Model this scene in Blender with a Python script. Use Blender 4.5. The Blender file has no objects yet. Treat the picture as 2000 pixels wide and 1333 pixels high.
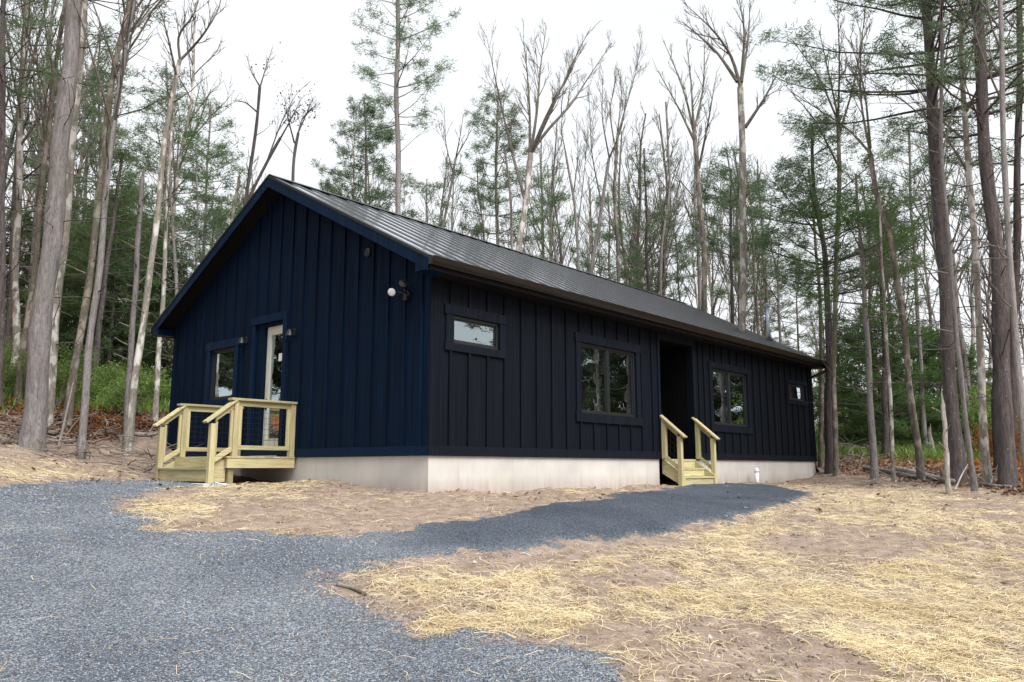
import bpy, math, random
import numpy as np
from mathutils import Vector
R = math.radians
scene = bpy.context.scene
col = scene.collection
random.seed(7); rng = np.random.default_rng(7)

# ------------------------------------------------------------------ camera
CAM = np.array([-7.6943, -8.3929, -0.1823]); YAW = 0.7242; PITCH = 0.1575; FPX = 1538.03
cam = bpy.data.cameras.new('camera'); camo = bpy.data.objects.new('camera', cam); col.objects.link(camo)
cam.sensor_width = 36; cam.lens = FPX/2000*36; cam.shift_y = 2.85/2000; cam.clip_end = 2000; cam.clip_start = .05
camo.location = CAM
fw = Vector((math.cos(YAW)*math.cos(PITCH), math.sin(YAW)*math.cos(PITCH), math.sin(PITCH)))
camo.rotation_euler = fw.to_track_quat('-Z', 'Y').to_euler()
scene.camera = camo

# ------------------------------------------------------------------ world, sun, exposure
SUN_EL, SUN_AZ = R(52), R(-100)        # light comes from the yard side (low y), azimuth measured from +X
w = bpy.data.worlds.new('World'); scene.world = w; w.use_nodes = True
nt = w.node_tree; nt.nodes.clear()
out = nt.nodes.new('ShaderNodeOutputWorld'); bg = nt.nodes.new('ShaderNodeBackground'); bg.inputs[1].default_value = .1
sky = nt.nodes.new('ShaderNodeTexSky'); sky.sky_type = 'NISHITA'; sky.sun_disc = False
sky.sun_elevation = SUN_EL; sky.sun_rotation = R(90)-SUN_AZ; sky.dust_density = 4; sky.ozone_density = 1
tcw = nt.nodes.new('ShaderNodeTexCoord'); nz = nt.nodes.new('ShaderNodeTexNoise'); nz.inputs['Scale'].default_value = 1.6; nz.inputs['Detail'].default_value = 5
rampw = nt.nodes.new('ShaderNodeValToRGB'); rampw.color_ramp.elements[0].position = .3; rampw.color_ramp.elements[1].position = .75
rampw.color_ramp.elements[0].color = (5.45, 5.65, 5.75, 1); rampw.color_ramp.elements[1].color = (5.95, 6.05, 6.08, 1)
mixw = nt.nodes.new('ShaderNodeMixRGB'); mixw.inputs[0].default_value = .88
nt.links.new(tcw.outputs['Generated'], nz.inputs['Vector']); nt.links.new(nz.outputs['Fac'], rampw.inputs[0])
nt.links.new(sky.outputs[0], mixw.inputs[1]); nt.links.new(rampw.outputs[0], mixw.inputs[2])
nt.links.new(mixw.outputs[0], bg.inputs[0]); nt.links.new(bg.outputs[0], out.inputs[0])
sl = bpy.data.lights.new('sun', 'SUN'); sl.energy = 2.6; sl.angle = R(40); sl.color = (1, .97, .92)
so = bpy.data.objects.new('sun', sl); col.objects.link(so)
sd = Vector((math.cos(SUN_AZ)*math.cos(SUN_EL), math.sin(SUN_AZ)*math.cos(SUN_EL), math.sin(SUN_EL)))
so.rotation_euler = sd.to_track_quat('Z', 'Y').to_euler(); so.location = (0, 0, 30)
vs = scene.view_settings; vs.view_transform = 'Standard'; vs.look = 'None'; vs.exposure = 1.0; vs.gamma = 1; vs.use_curve_mapping = False
scene.cycles.max_bounces = 8; scene.cycles.transparent_max_bounces = 12

# ------------------------------------------------------------------ measuring helpers (a photo pixel -> a place in the world)
F = np.array(fw); RT = np.array([math.sin(YAW), -math.cos(YAW), 0.]); UP = np.cross(RT, F)
FH = np.array([math.cos(YAW), math.sin(YAW), 0.])
def ray(x, y): return F + RT*(x-1000)/FPX - UP*(y-669.35)/FPX
def atD(x, y, D):
    d = ray(x, y); return CAM + d*(D/(d@FH))

# ------------------------------------------------------------------ terrain
ctrl = [(-7.7,-8.4,-1.72),(0,0,-.53),(3,0,-.52),(6.2,0,-.52),(10,0,-.54),(14.5,0,-.41),(14.7,2,-.36),(0,3.3,-.38),(-1.5,3.3,-.47),(-1.6,5,-.43),
        (-1.2,8.2,-.16),(6.4,-1,-.6),(4,4,-.45),(10,4,-.4),(8,8.5,.2),(14,8.5,.1),(2,-1.6,-.66),(9,-2.5,-.68)]
for px, py, D in [(0,950,10.2),(0,890,12.5),(0,852,14.5),(70,815,17),(250,842,16.5),(300,800,22),(30,740,26),(1800,932,20),(1960,937,17.5),(1620,905,23),
                  (2000,965,14.5),(1750,870,36),(2000,880,34),(1000,1333,4.2),(0,1333,4.1),(2000,1333,4.4),(1000,1100,6.9),(1900,1000,11),(1500,985,13),(1500,1150,6.6),(200,1100,6.2),(1990,1150,6.8),
                  (150,730,34),(900,760,45)]:
    p = atD(px, py, D); ctrl.append(tuple(p))
for a, r_, z_ in [(0,60,-.2),(45,60,3.4),(90,60,4.5),(135,60,2.5),(180,60,-2),(225,60,-3),(270,60,-2.6),(315,60,-1.4),(180,20,-1.6),(225,20,-2.2),(270,20,-1.9)]:
    ctrl.append((CAM[0]+r_*math.cos(R(a)), CAM[1]+r_*math.sin(R(a)), z_))
ctrl = np.array(ctrl)
def _k(r2): return .5*r2*np.log(r2+1e-9)
_n = len(ctrl); _K = _k(((ctrl[:,None,:2]-ctrl[None,:,:2])**2).sum(-1)) + np.eye(_n)*2.0
_P = np.c_[np.ones(_n), ctrl[:,:2]]
_A = np.block([[_K, _P],[_P.T, np.zeros((3,3))]]); _w = np.linalg.solve(_A, np.r_[ctrl[:,2], 0,0,0])
def gz(x, y):
    x = np.asarray(x, float); y = np.asarray(y, float); sh = x.shape; x = x.ravel(); y = y.ravel()
    rr = np.hypot(x-CAM[0], y-CAM[1]); k = np.minimum(1, 58/np.maximum(rr, 1e-6))
    x = CAM[0]+(x-CAM[0])*k; y = CAM[1]+(y-CAM[1])*k
    z = _w[-3]+_w[-2]*x+_w[-1]*y
    for i in range(_n): z = z + _w[i]*_k((x-ctrl[i,0])**2+(y-ctrl[i,1])**2)
    return z.reshape(sh)
_wr = np.random.default_rng(3)
_waves = [(_wr.uniform(0,6.28), f, _wr.uniform(0,6.28)) for f in (1.1,1.7,2.3,3.1,4.3,5.9,7.7,9.5,12,15,19) for _ in range(2)]
def bumps(x, y, sc=1.):
    z = 0
    for a, f, ph in _waves: z = z + np.sin((x*math.cos(a)+y*math.sin(a))*f*sc+ph+1.3*np.sin((y*math.cos(a)-x*math.sin(a))*f*.7*sc+ph*2))/f**.7
    return z/2.4
def hit(px, py):
    Ds = np.geomspace(2, 70, 400); d = ray(px, py); P = CAM[None]+d[None]*(Ds/(d@FH))[:,None]
    dz = P[:,2]-gz(P[:,0], P[:,1]); i = np.argmax(dz < 0)
    if i == 0: return P[-1]
    t = dz[i-1]/(dz[i-1]-dz[i]); return P[i-1]+(P[i]-P[i-1])*t

gravel_px = [(-300,958),(0,952),(150,946),(300,938),(420,944),(335,956),(265,966),(222,986),(250,1014),(275,1042),(420,1046),(560,1050),(700,1041),(850,1030),(1000,1011),(1130,986),(1250,966),(1330,953),
  (1420,949),(1500,951),(1585,966),(1560,980),(1480,997),(1350,1028),(1290,1045),(1150,1066),(1000,1086),(850,1102),(700,1108),(640,1122),(655,1150),(700,1182),(760,1215),(800,1240),(870,1250),(960,1262),(1060,1277),(1130,1300),(1190,1340)]
G = np.array([hit(*p)[:2] for p in gravel_px])
tail = np.array([[CAM[0]+1.5*math.cos(R(-30)), CAM[1]-1.5],[CAM[0]-2, CAM[1]-14],[CAM[0]-16, CAM[1]-10],[CAM[0]-14, G[0][1]]])
G = np.vstack([G, tail])
def sdist(x, y, poly):
    best = np.full(x.shape, 1e9); inside = np.zeros(x.shape, bool); n = len(poly)
    for i in range(n):
        ax, ay = poly[i]; bx, by = poly[(i+1)%n]; ex, ey = bx-ax, by-ay
        t = np.clip(((x-ax)*ex+(y-ay)*ey)/(ex*ex+ey*ey+1e-12), 0, 1)
        best = np.minimum(best, np.hypot(x-ax-t*ex, y-ay-t*ey))
        c = ((ay > y) != (by > y)) & (x < (bx-ax)*(y-ay)/(by-ay+1e-12)+ax); inside ^= c
    return np.where(inside, best, -best)
def sstep(a, b, v):
    t = np.clip((v-a)/(b-a), 0, 1); return t*t*(3-2*t)
straw_blobs = [(1750,1000,420,50,.85),(1950,1150,260,130,.6),(1560,1120,240,70,.5),(1760,1225,300,70,.6),(1900,1310,200,50,.7),(900,1137,250,26,.95),(1060,1180,150,36,.45),(820,1170,130,30,.8),(960,1228,180,32,1.0),
  (1150,1112,130,24,.8),(1260,1190,170,40,.5),(1420,1160,160,50,.45),(1650,962,230,16,1),(100,922,240,26,.95),(330,998,100,24,1.1),(450,965,160,16,.9),(570,946,120,9,.9),(300,1028,60,16,.9),(560,1044,300,5,.6),(1120,960,130,7,.8),
  (845,1238,70,16,1.0),(180,880,160,8,.5),(1350,1085,200,25,.5),(1480,1040,130,22,.5),(500,1085,110,14,.3),(1330,1300,90,40,.35),(60,1150,70,16,.2),(900,1240,60,12,.3),
  (1640,1070,150,24,-.75),(1300,1062,130,12,-.45),(1120,1250,150,26,-.6),(1540,1290,160,36,-.8),(1430,1230,130,24,-.5),(1270,1135,90,14,-.5),(220,870,120,8,-.4)]
SB = []
for px, py, rx, ry, wt in straw_blobs:
    c = hit(px, py)[:2]; a = (hit(px+rx*.5, py)[:2]-hit(px-rx*.5, py)[:2]); b = (hit(px, py-ry*.5)[:2]-hit(px, py+ry*.5)[:2])
    SB.append((c, np.linalg.inv(np.array([a, b]).T), wt))
edge_px = [(-600,848),(0,853),(120,853),(250,848),(300,846),(330,842)]
edge_pxr = [(1592,914),(1680,930),(1760,937),(1850,946),(1950,960),(2000,968),(2300,1010)]
EL = [hit(*p)[:2] for p in edge_px]; ER = [hit(*p)[:2] for p in edge_pxr]
YARD = np.array(EL + [np.array([1, 11.]), np.array([15.2, 11.]), np.array([16.2, 3.])] + ER + [np.array([6,-20.]), np.array([-30,-30.]), np.array([-30, 6.])])
def masks(x, y):
    nb = bumps(x, y); nf = bumps(x+31, y-17, 2.6)
    sg = sdist(x, y, G); g = sstep(-.22, .22, sg+.13*nb+.10*nf+.07*bumps(x+3, y+5, 7.))
    s = np.full(x.shape, .14)
    for c, M, wt in SB:
        dx = x-c[0]; dy = y-c[1]; u = M[0,0]*dx+M[0,1]*dy; v = M[1,0]*dx+M[1,1]*dy
        s = s + wt*np.exp(-(u*u+v*v)*1.1)
    s = s*.92 + .24*nb + .24*nf + .16*bumps(x-9, y+23, 6.)
    sy = sdist(x, y, YARD); yard = sstep(-.35, .35, sy+.3*nb)
    s = np.clip(s-.30*sstep(.25,.75,.5*bumps(x*1.3+y*.2, y*1.9-7, 1.7)+.5), 0, 1)*yard*(1-.93*g)
    litter = 1-yard
    deep = sstep(.8, 3.2, -sy+.8*nb)
    return g, s, litter, deep
def gtop(x, y):
    x = np.asarray(x, float); y = np.asarray(y, float)
    g, s, l, d = masks(x, y)
    return gz(x, y)+(.024*bumps(x, y, 1.4)+.010*bumps(x+5, y+9, 4.))*(1-g*.75)+.03*g+.012*s*np.abs(bumps(x, y, 3))

# ------------------------------------------------------------------ object helpers
def tag(o, label=None, cat=None, group=None, kind=None):
    if label: o['label'] = label
    if cat: o['category'] = cat
    if group: o['group'] = group
    if kind: o['kind'] = kind
    return o
def empty(name, loc=(0,0,0)):
    o = bpy.data.objects.new(name, None); col.objects.link(o); o.location = loc; o.empty_display_size = .2
    return o
def nmesh(name, V, quads=None, tris=None, mat=None, parent=None, smooth=False):
    V = np.asarray(V, np.float32); me = bpy.data.meshes.new(name)
    nq = 0 if quads is None else len(quads); ntri = 0 if tris is None else len(tris)
    me.vertices.add(len(V)); me.vertices.foreach_set('co', V.ravel())
    loops = []; 
    if nq: loops.append(np.asarray(quads, np.int32).ravel())
    if ntri: loops.append(np.asarray(tris, np.int32).ravel())
    L = np.concatenate(loops); me.loops.add(len(L)); me.loops.foreach_set('vertex_index', L)
    tot = np.r_[np.full(nq, 4, np.int32), np.full(ntri, 3, np.int32)]; st = np.r_[0, np.cumsum(tot)[:-1]].astype(np.int32)
    me.polygons.add(len(tot)); me.polygons.foreach_set('loop_start', st)
    if smooth: me.polygons.foreach_set('use_smooth', np.ones(len(tot), bool))
    me.update(calc_edges=True); me.validate()
    if mat: me.materials.append(mat)
    o = bpy.data.objects.new(name, me); col.objects.link(o)
    if parent: o.parent = parent
    return o
class MB:
    def __init__(s): s.v = []; s.f = []
    def hexa(s, c):    # 8 corners: bottom ring 4, top ring 4
        b = len(s.v); s.v += [tuple(map(float, p)) for p in c]
        s.f += [(b,b+3,b+2,b+1),(b+4,b+5,b+6,b+7),(b,b+1,b+5,b+4),(b+1,b+2,b+6,b+5),(b+2,b+3,b+7,b+6),(b+3,b,b+4,b+7)]
    def box(s, x0, x1, y0, y1, z0, z1):
        s.hexa([(x0,y0,z0),(x1,y0,z0),(x1,y1,z0),(x0,y1,z0),(x0,y0,z1),(x1,y0,z1),(x1,y1,z1),(x0,y1,z1)])
    def beam(s, a, b, wd, ht, side=None):   # bar from a to b, width along side vector, height across
        a = Vector(a); b = Vector(b); d = (b-a).normalized()
        sd_ = Vector(side) if side else d.cross(Vector((0,0,1))).normalized()
        u = sd_.cross(d).normalized()*ht/2; q = sd_.normalized()*wd/2
        s.hexa([a-q-u, a+q-u, b+q-u, b-q-u, a-q+u, a+q+u, b+q+u, b-q+u])
    def tube(s, pts, r, n=10, caps=True):
        pts = [Vector(p) for p in pts]; rs = r if isinstance(r, (list, tuple)) else [r]*len(pts); b = len(s.v)
        for i, p in enumerate(pts):
            d = (pts[min(i+1, len(pts)-1)]-pts[max(i-1, 0)]).normalized(); ref = Vector((0,0,1)) if abs(d.z) < .9 else Vector((1,0,0))
            u = d.cross(ref).normalized(); v = d.cross(u)
            for k in range(n):
                a = 2*math.pi*k/n; s.v.append(tuple(p+u*math.cos(a)*rs[i]+v*math.sin(a)*rs[i]))
        for i in range(len(pts)-1):
            for k in range(n):
                k2 = (k+1)%n; s.f.append((b+i*n+k, b+i*n+k2, b+(i+1)*n+k2, b+(i+1)*n+k))
        if caps:
            s.f.append(tuple(b+k for k in range(n))[::-1]); s.f.append(tuple(b+(len(pts)-1)*n+k for k in range(n)))
    def build(s, name, mat, parent=None, bevel=0, smooth=False):
        me = bpy.data.meshes.new(name); me.from_pydata(s.v, [], s.f); me.update()
        if mat: me.materials.append(mat)
        if smooth: 
            for p in me.polygons: p.use_smooth = len(p.vertices) == 4
        o = bpy.data.objects.new(name, me); col.objects.link(o)
        if parent: o.parent = parent
        if bevel:
            m = o.modifiers.new('bevel', 'BEVEL'); m.width = bevel; m.segments = 2; m.limit_method = 'ANGLE'
        return o

# ------------------------------------------------------------------ materials
def nodes(name):
    m = bpy.data.materials.new(name); m.use_nodes = True; n = m.node_tree; b = n.nodes['Principled BSDF']
    return m, n, b
def N(n, typ, **kw):
    o = n.nodes.new(typ)
    for k, v in kw.items():
        if hasattr(o, k) and k not in ('Scale',): setattr(o, k, v)
        else: o.inputs[k].default_value = v
    return o
def ramp(n, src, stops):
    r = n.nodes.new('ShaderNodeValToRGB'); e = r.color_ramp.elements
    while len(e) < len(stops): e.new(.5)
    for i, (p, c) in enumerate(stops): e[i].position = p; e[i].color = (*c, 1) if len(c) == 3 else c
    n.links.new(src, r.inputs[0]); return r.outputs[0]
def noise(n, scale, detail=4, vec=None, rough=.55, coord='Object', mapscale=None):
    tc = n.nodes.new('ShaderNodeTexCoord'); src = tc.outputs[coord] if vec is None else vec
    if mapscale:
        mp = n.nodes.new('ShaderNodeMapping'); mp.inputs['Scale'].default_value = mapscale; n.links.new(src, mp.inputs[0]); src = mp.outputs[0]
    t = N(n, 'ShaderNodeTexNoise', Scale=scale); t.inputs['Detail'].default_value = detail; t.inputs['Roughness'].default_value = rough
    n.links.new(src, t.inputs['Vector']); return t
def mix(n, fac, a, b, mode='MIX'):
    m = n.nodes.new('ShaderNodeMixRGB'); m.blend_type = mode
    for i, v in enumerate((fac, a, b)):
        if isinstance(v, bpy.types.NodeSocket): n.links.new(v, m.inputs[i])
        elif i == 0: m.inputs[0].default_value = v
        else: m.inputs[i].default_value = (*v, 1)
    return m.outputs[0]
def mth(n, op, a, b=0, clamp=False):
    m = n.nodes.new('ShaderNodeMath'); m.operation = op; m.use_clamp = clamp
    for i, v in enumerate((a, b)):
        if isinstance(v, bpy.types.NodeSocket): n.links.new(v, m.inputs[i])
        else: m.inputs[i].default_value = v
    return m.outputs[0]
def bump(n, b, h, strength=.3, dist=.01):
    bp = n.nodes.new('ShaderNodeBump'); bp.inputs['Strength'].default_value = strength; bp.inputs['Distance'].default_value = dist
    n.links.new(h, bp.inputs['Height']); n.links.new(bp.outputs[0], b.inputs['Normal'])
def simple(name, c, rough=.6, metal=0, var=.15, sc=6, bstr=.1, ms=None, spec=.5):
    m, n, b = nodes(name); t = noise(n, sc, 5, mapscale=ms)
    c2 = tuple(v*(1-var) for v in c); c1 = tuple(min(1, v*(1+var)) for v in c)
    n.links.new(ramp(n, t.outputs['Fac'], [(.3, c2), (.7, c1)]), b.inputs['Base Color'])
    b.inputs['Roughness'].default_value = rough; b.inputs['Metallic'].default_value = metal; b.inputs['Specular IOR Level'].default_value = spec
    if bstr: bump(n, b, t.outputs['Fac'], bstr, .004)
    return m
def siding(name, c, c2, rough=.7, seed=0):
    m, n, b = nodes(name)
    t = noise(n, 1.0, 6, mapscale=(38, 38, .55)); t2 = noise(n, 1.0, 3, mapscale=(5, 5, .8)); t3 = noise(n, 90, 2)
    base = ramp(n, t.outputs['Fac'], [(.35, c), (.72, c2)])
    base = mix(n, mth(n, 'MULTIPLY', t2.outputs['Fac'], .5), base, tuple(v*.55 for v in c))
    n.links.new(base, b.inputs['Base Color'])
    n.links.new(ramp(n, t.outputs['Fac'], [(.3, (rough+.12,)*3), (.75, (rough-.1,)*3)]), b.inputs['Roughness'])
    b.inputs['Specular IOR Level'].default_value = .12
    bump(n, b, t.outputs['Fac'], .5, .003)
    return m
M = {}
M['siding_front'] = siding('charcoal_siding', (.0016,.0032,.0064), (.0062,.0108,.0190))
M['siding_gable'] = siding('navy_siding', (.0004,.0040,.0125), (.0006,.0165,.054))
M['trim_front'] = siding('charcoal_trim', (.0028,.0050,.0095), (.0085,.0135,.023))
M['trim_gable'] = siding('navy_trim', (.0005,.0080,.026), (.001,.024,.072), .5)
M['soffit'] = simple('black_soffit', (.006,.006,.007), .8, spec=.2)
M['soffit_end'] = simple('grey_soffit', (.25,.23,.21), .7)
M['black_metal'] = simple('black_metal', (.012,.012,.013), .32, 0, bstr=0)
M['brown_metal'] = simple('dark_bronze_metal', (.010,.010,.010), .3, 0, bstr=0)
M['frame'] = simple('black_frame', (.010,.011,.013), .4, bstr=0)
M['inner'] = simple('interior_wall', (.16,.16,.15), .9, bstr=0)
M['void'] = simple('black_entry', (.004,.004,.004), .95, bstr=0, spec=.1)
M['door'] = simple('pale_door', (.55,.56,.50), .5, var=.06, bstr=.05)
M['curtain'] = simple('pale_curtain', (.5,.55,.6), .9, var=.1)
M['white'] = simple('white_plastic', (.75,.77,.80), .4, var=.04, bstr=0)
M['galv'] = simple('galvanised_steel', (.42,.52,.62), .35, .6, var=.1, bstr=0)
def roof_mat():
    m, n, b = nodes('sheen_roof_metal'); t = noise(n, 1, 4, mapscale=(1.2, 5, 5)); t2 = noise(n, 1, 3, mapscale=(14, 3, 3))
    b.inputs['Base Color'].default_value = (.58, .63, .72, 1); b.inputs['Metallic'].default_value = .95; b.inputs['Roughness'].default_value = .09; b.inputs['IOR'].default_value = 2.9  # pale base puts the bright sky sheen of the black roof into its colour
    b.inputs['Specular IOR Level'].default_value = .9
    h = mth(n, 'ADD', mth(n, 'MULTIPLY', t.outputs['Fac'], 1.0), mth(n, 'MULTIPLY', t2.outputs['Fac'], .35)); bump(n, b, h, .018, .02)
    return m
M['roof'] = roof_mat(); M['seam'] = simple('black_seam_metal', (.010,.011,.014), .35, bstr=0)
def glass():
    m = bpy.data.materials.new('window_glass'); m.use_nodes = True; n = m.node_tree; n.nodes.clear()
    o = n.nodes.new('ShaderNodeOutputMaterial'); g = n.nodes.new('ShaderNodeBsdfGlossy'); g.inputs['Roughness'].default_value = .0
    g.inputs['Color'].default_value = (.80,.92,.95,1)
    t = n.nodes.new('ShaderNodeBsdfTransparent'); t.inputs[0].default_value = (.42,.55,.50,1); mx = n.nodes.new('ShaderNodeMixShader')
    fr = n.nodes.new('ShaderNodeFresnel'); fr.inputs[0].default_value = 1.5
    f = mth(n, 'ADD', mth(n, 'MULTIPLY', fr.outputs[0], 3.0), .24, True)
    tn = noise(n, 2.2, 2); bp = n.nodes.new('ShaderNodeBump'); bp.inputs['Strength'].default_value = .12; bp.inputs['Distance'].default_value = .02
    n.links.new(tn.outputs['Fac'], bp.inputs['Height']); n.links.new(bp.outputs[0], g.inputs['Normal'])
    n.links.new(f, mx.inputs[0]); n.links.new(t.outputs[0], mx.inputs[1]); n.links.new(g.outputs[0], mx.inputs[2]); n.links.new(mx.outputs[0], o.inputs[0])
    return m
M['glass'] = glass()
def concrete():
    m, n, b = nodes('concrete'); t = noise(n, 1.3, 7); t2 = noise(n, 1, 5, mapscale=(9, 9, 1.2)); t3 = noise(n, 60, 3)
    c = ramp(n, t.outputs['Fac'], [(.3, (.43,.425,.42)), (.5, (.52,.50,.475)), (.72, (.59,.57,.54))])
    st = ramp(n, t2.outputs['Fac'], [(.60, (1,1,1)), (.78, (.66,.60,.52))]); c = mix(n, .45, c, st, 'MULTIPLY')
    # form joints every 0.61 m
    tc = n.nodes.new('ShaderNodeTexCoord'); sp = n.nodes.new('ShaderNodeSeparateXYZ'); n.links.new(tc.outputs['Object'], sp.inputs[0])
    s = mth(n, 'ADD', sp.outputs[0], sp.outputs[1]); fr = mth(n, 'ABSOLUTE', mth(n, 'SUBTRACT', mth(n, 'FRACT', mth(n, 'MULTIPLY', s, 1/.61)), .5))
    j = mth(n, 'GREATER_THAN', fr, .494)
    zr = n.nodes.new('ShaderNodeMapRange'); zr.inputs[1].default_value = -.30; zr.inputs[2].default_value = -.56; n.links.new(sp.outputs[2], zr.inputs[0])
    dirt = mth(n, 'MULTIPLY', zr.outputs[0], mth(n, 'MULTIPLY', t2.outputs['Fac'], 1.1)); c = mix(n, dirt, c, (.30,.22,.17))
    n.links.new(mix(n, mth(n, 'MULTIPLY', j, .25), c, (.18,.18,.18)), b.inputs['Base Color']); b.inputs['Roughness'].default_value = .85
    h = mth(n, 'SUBTRACT', mth(n, 'ADD', t3.outputs['Fac'], t.outputs['Fac']), mth(n, 'MULTIPLY', j, 1.2)); bump(n, b, h, .35, .004)
    return m
M['concrete'] = concrete()
def lumber(name, tone=1., axis=(2, 40, 40)):
    m, n, b = nodes(name); oi = n.nodes.new('ShaderNodeObjectInfo'); t = noise(n, 1, 6, mapscale=axis, rough=.65); t2 = noise(n, 2.2, 3); t3 = noise(n, 22, 2)
    c = ramp(n, t.outputs['Fac'], [(.3, (.30*tone,.265*tone,.15*tone)), (.5, (.45*tone,.40*tone,.245*tone)), (.75, (.58*tone,.53*tone,.36*tone))])
    g = ramp(n, t2.outputs['Fac'], [(.35, (.92,1,.86)), (.65, (1.0,.93,.86))]); c = mix(n, .9, c, g, 'MULTIPLY')
    kn = ramp(n, t3.outputs['Fac'], [(.72, (1,1,1)), (.80, (.5,.36,.24))]); c = mix(n, .8, c, kn, 'MULTIPLY')
    v = mth(n, 'ADD', mth(n, 'MULTIPLY', oi.outputs['Random'], .36), .80)
    hs = n.nodes.new('ShaderNodeHueSaturation'); n.links.new(v, hs.inputs['Value']); n.links.new(c, hs.inputs['Color']); n.links.new(hs.outputs[0], b.inputs['Base Color'])
    c = hs.outputs[0]; ch = noise(n, 1, 3, mapscale=tuple(v*2.2 for v in axis)); c = mix(n, .8, c, ramp(n, ch.outputs['Fac'], [(.30, (.62,.52,.40)), (.40, (1,1,1))]), 'MULTIPLY'); n.links.new(c, b.inputs['Base Color'])
    b.inputs['Roughness'].default_value = .72; bump(n, b, t.outputs['Fac'], .35, .002)
    return m
M['wood_x'] = lumber('treated_pine_lengthways', 1.0, (2, 40, 40)); M['wood_y'] = lumber('treated_pine_crossways', 1.0, (40, 2, 40)); M['wood_z'] = lumber('treated_pine_upright', 1.0, (40, 40, 2))
M['wood_dark'] = lumber('treated_pine_end', .7, (30, 30, 8))
def bark(name, c1, c2, patch=None, scale=1., bs=.6, moss=0):
    m, n, b = nodes(name); oi = n.nodes.new('ShaderNodeObjectInfo')
    t = noise(n, 1, 6, mapscale=(16*scale, 16*scale, 2.2*scale), rough=.7); t2 = noise(n, .7, 4); t3 = noise(n, 1, 4, mapscale=(5, 5, 2.5))
    c = ramp(n, t.outputs['Fac'], [(.3, c1), (.7, c2)])
    tf = noise(n, 1, 5, mapscale=(55*scale, 55*scale, 9*scale), rough=.7); c = mix(n, .8, c, ramp(n, tf.outputs['Fac'], [(.34, (.45,.43,.42)), (.52, (1,1,1)), (.75, (1.25,1.22,1.2))]), 'MULTIPLY')
    lc = N(n, 'ShaderNodeTexVoronoi', Scale=7); tl = n.nodes.new('ShaderNodeTexCoord'); n.links.new(tl.outputs['Object'], lc.inputs['Vector']); c = mix(n, ramp(n, lc.outputs['Distance'], [(.06, (.35,.35,.35)), (.16, (0,0,0))]), c, (.36,.39,.35))
    if patch: c = mix(n, ramp(n, t3.outputs['Fac'], [(.50, (0,0,0)), (.58, (.85,)*3)]), c, patch)
    if moss: c = mix(n, mth(n, 'MULTIPLY', ramp(n, t2.outputs['Fac'], [(.45, (0,0,0)), (.65, (1,1,1))]), moss), c, (.07,.085,.03))
    v = mth(n, 'ADD', mth(n, 'MULTIPLY', oi.outputs['Random'], .45), .78)
    hs = n.nodes.new('ShaderNodeHueSaturation'); n.links.new(v, hs.inputs['Value']); n.links.new(c, hs.inputs['Color']); n.links.new(hs.outputs[0], b.inputs['Base Color'])
    b.inputs['Roughness'].default_value = .92; b.inputs['Specular IOR Level'].default_value = .15; bump(n, b, mth(n, 'ADD', t.outputs['Fac'], mth(n, 'MULTIPLY', tf.outputs['Fac'], .6)), bs, .03)
    return m
M['bark_grey'] = bark('grey_bark', (.135,.125,.13), (.31,.29,.295), moss=.3)
M['bark_brown'] = bark('brown_bark', (.075,.065,.058), (.20,.175,.155), patch=(.30,.27,.24), moss=.5)
M['bark_dark'] = bark('dark_pine_bark', (.045,.040,.040), (.14,.122,.122), scale=.8, bs=.9)
M['bark_pale'] = bark('pale_blotched_bark', (.16,.14,.12), (.36,.34,.31), patch=(.62,.61,.58), moss=.35)
M['limb'] = bark('grey_limb_bark', (.085,.075,.068), (.19,.17,.155), moss=.3)
M['bark_snag'] = bark('bleached_snag_wood', (.22,.19,.17), (.58,.53,.49), scale=1.5, bs=1)
def leaf(name, c1, c2, trans=.35, hue=.0):
    m = bpy.data.materials.new(name); m.use_nodes = True; n = m.node_tree; n.nodes.clear(); o = n.nodes.new('ShaderNodeOutputMaterial')
    tc = n.nodes.new('ShaderNodeTexCoord'); oi = n.nodes.new('ShaderNodeObjectInfo'); t = noise(n, 1.1, 3); geo = n.nodes.new('ShaderNodeNewGeometry')
    c = ramp(n, mth(n, 'ADD', mth(n, 'MULTIPLY', t.outputs['Fac'], .6), mth(n, 'MULTIPLY', geo.outputs['Random Per Island'], .45)), [(.3, c1), (.75, c2)])
    hs = n.nodes.new('ShaderNodeHueSaturation'); n.links.new(mth(n, 'ADD', mth(n, 'MULTIPLY', oi.outputs['Random'], .5), .75), hs.inputs['Value']); n.links.new(c, hs.inputs['Color'])
    d = n.nodes.new('ShaderNodeBsdfDiffuse'); tr = n.nodes.new('ShaderNodeBsdfTranslucent'); mx = n.nodes.new('ShaderNodeMixShader'); mx.inputs[0].default_value = trans
    n.links.new(hs.outputs[0], d.inputs[0]); n.links.new(hs.outputs[0], tr.inputs[0]); n.links.new(d.outputs[0], mx.inputs[1]); n.links.new(tr.outputs[0], mx.inputs[2]); n.links.new(mx.outputs[0], o.inputs[0])
    return m
M['needles'] = leaf('pine_needles', (.085,.135,.085), (.18,.25,.135), .55)
M['needles_b'] = leaf('bright_needles', (.07,.14,.05), (.17,.27,.10), .5)
M['hemlock'] = leaf('hemlock_needles', (.06,.10,.05), (.14,.20,.085), .5)
M['leaf_green'] = leaf('shrub_leaves', (.11,.18,.05), (.26,.37,.12), .5)
M['leaf_rust'] = leaf('rust_leaves', (.14,.055,.02), (.33,.15,.06), .4)
M['leaf_dull'] = leaf('dull_leaves', (.06,.05,.04), (.16,.12,.08), .3)
M['litter'] = leaf('fallen_leaves', (.10,.055,.035), (.34,.23,.17), .1)
M['straw'] = leaf('straw_strands', (.52,.41,.24), (.84,.73,.50), .15)
M['twig'] = simple('dry_twigs', (.20,.165,.145), .9, var=.4)
M['wire'] = simple('power_cable', (.10,.10,.11), .6)
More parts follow.
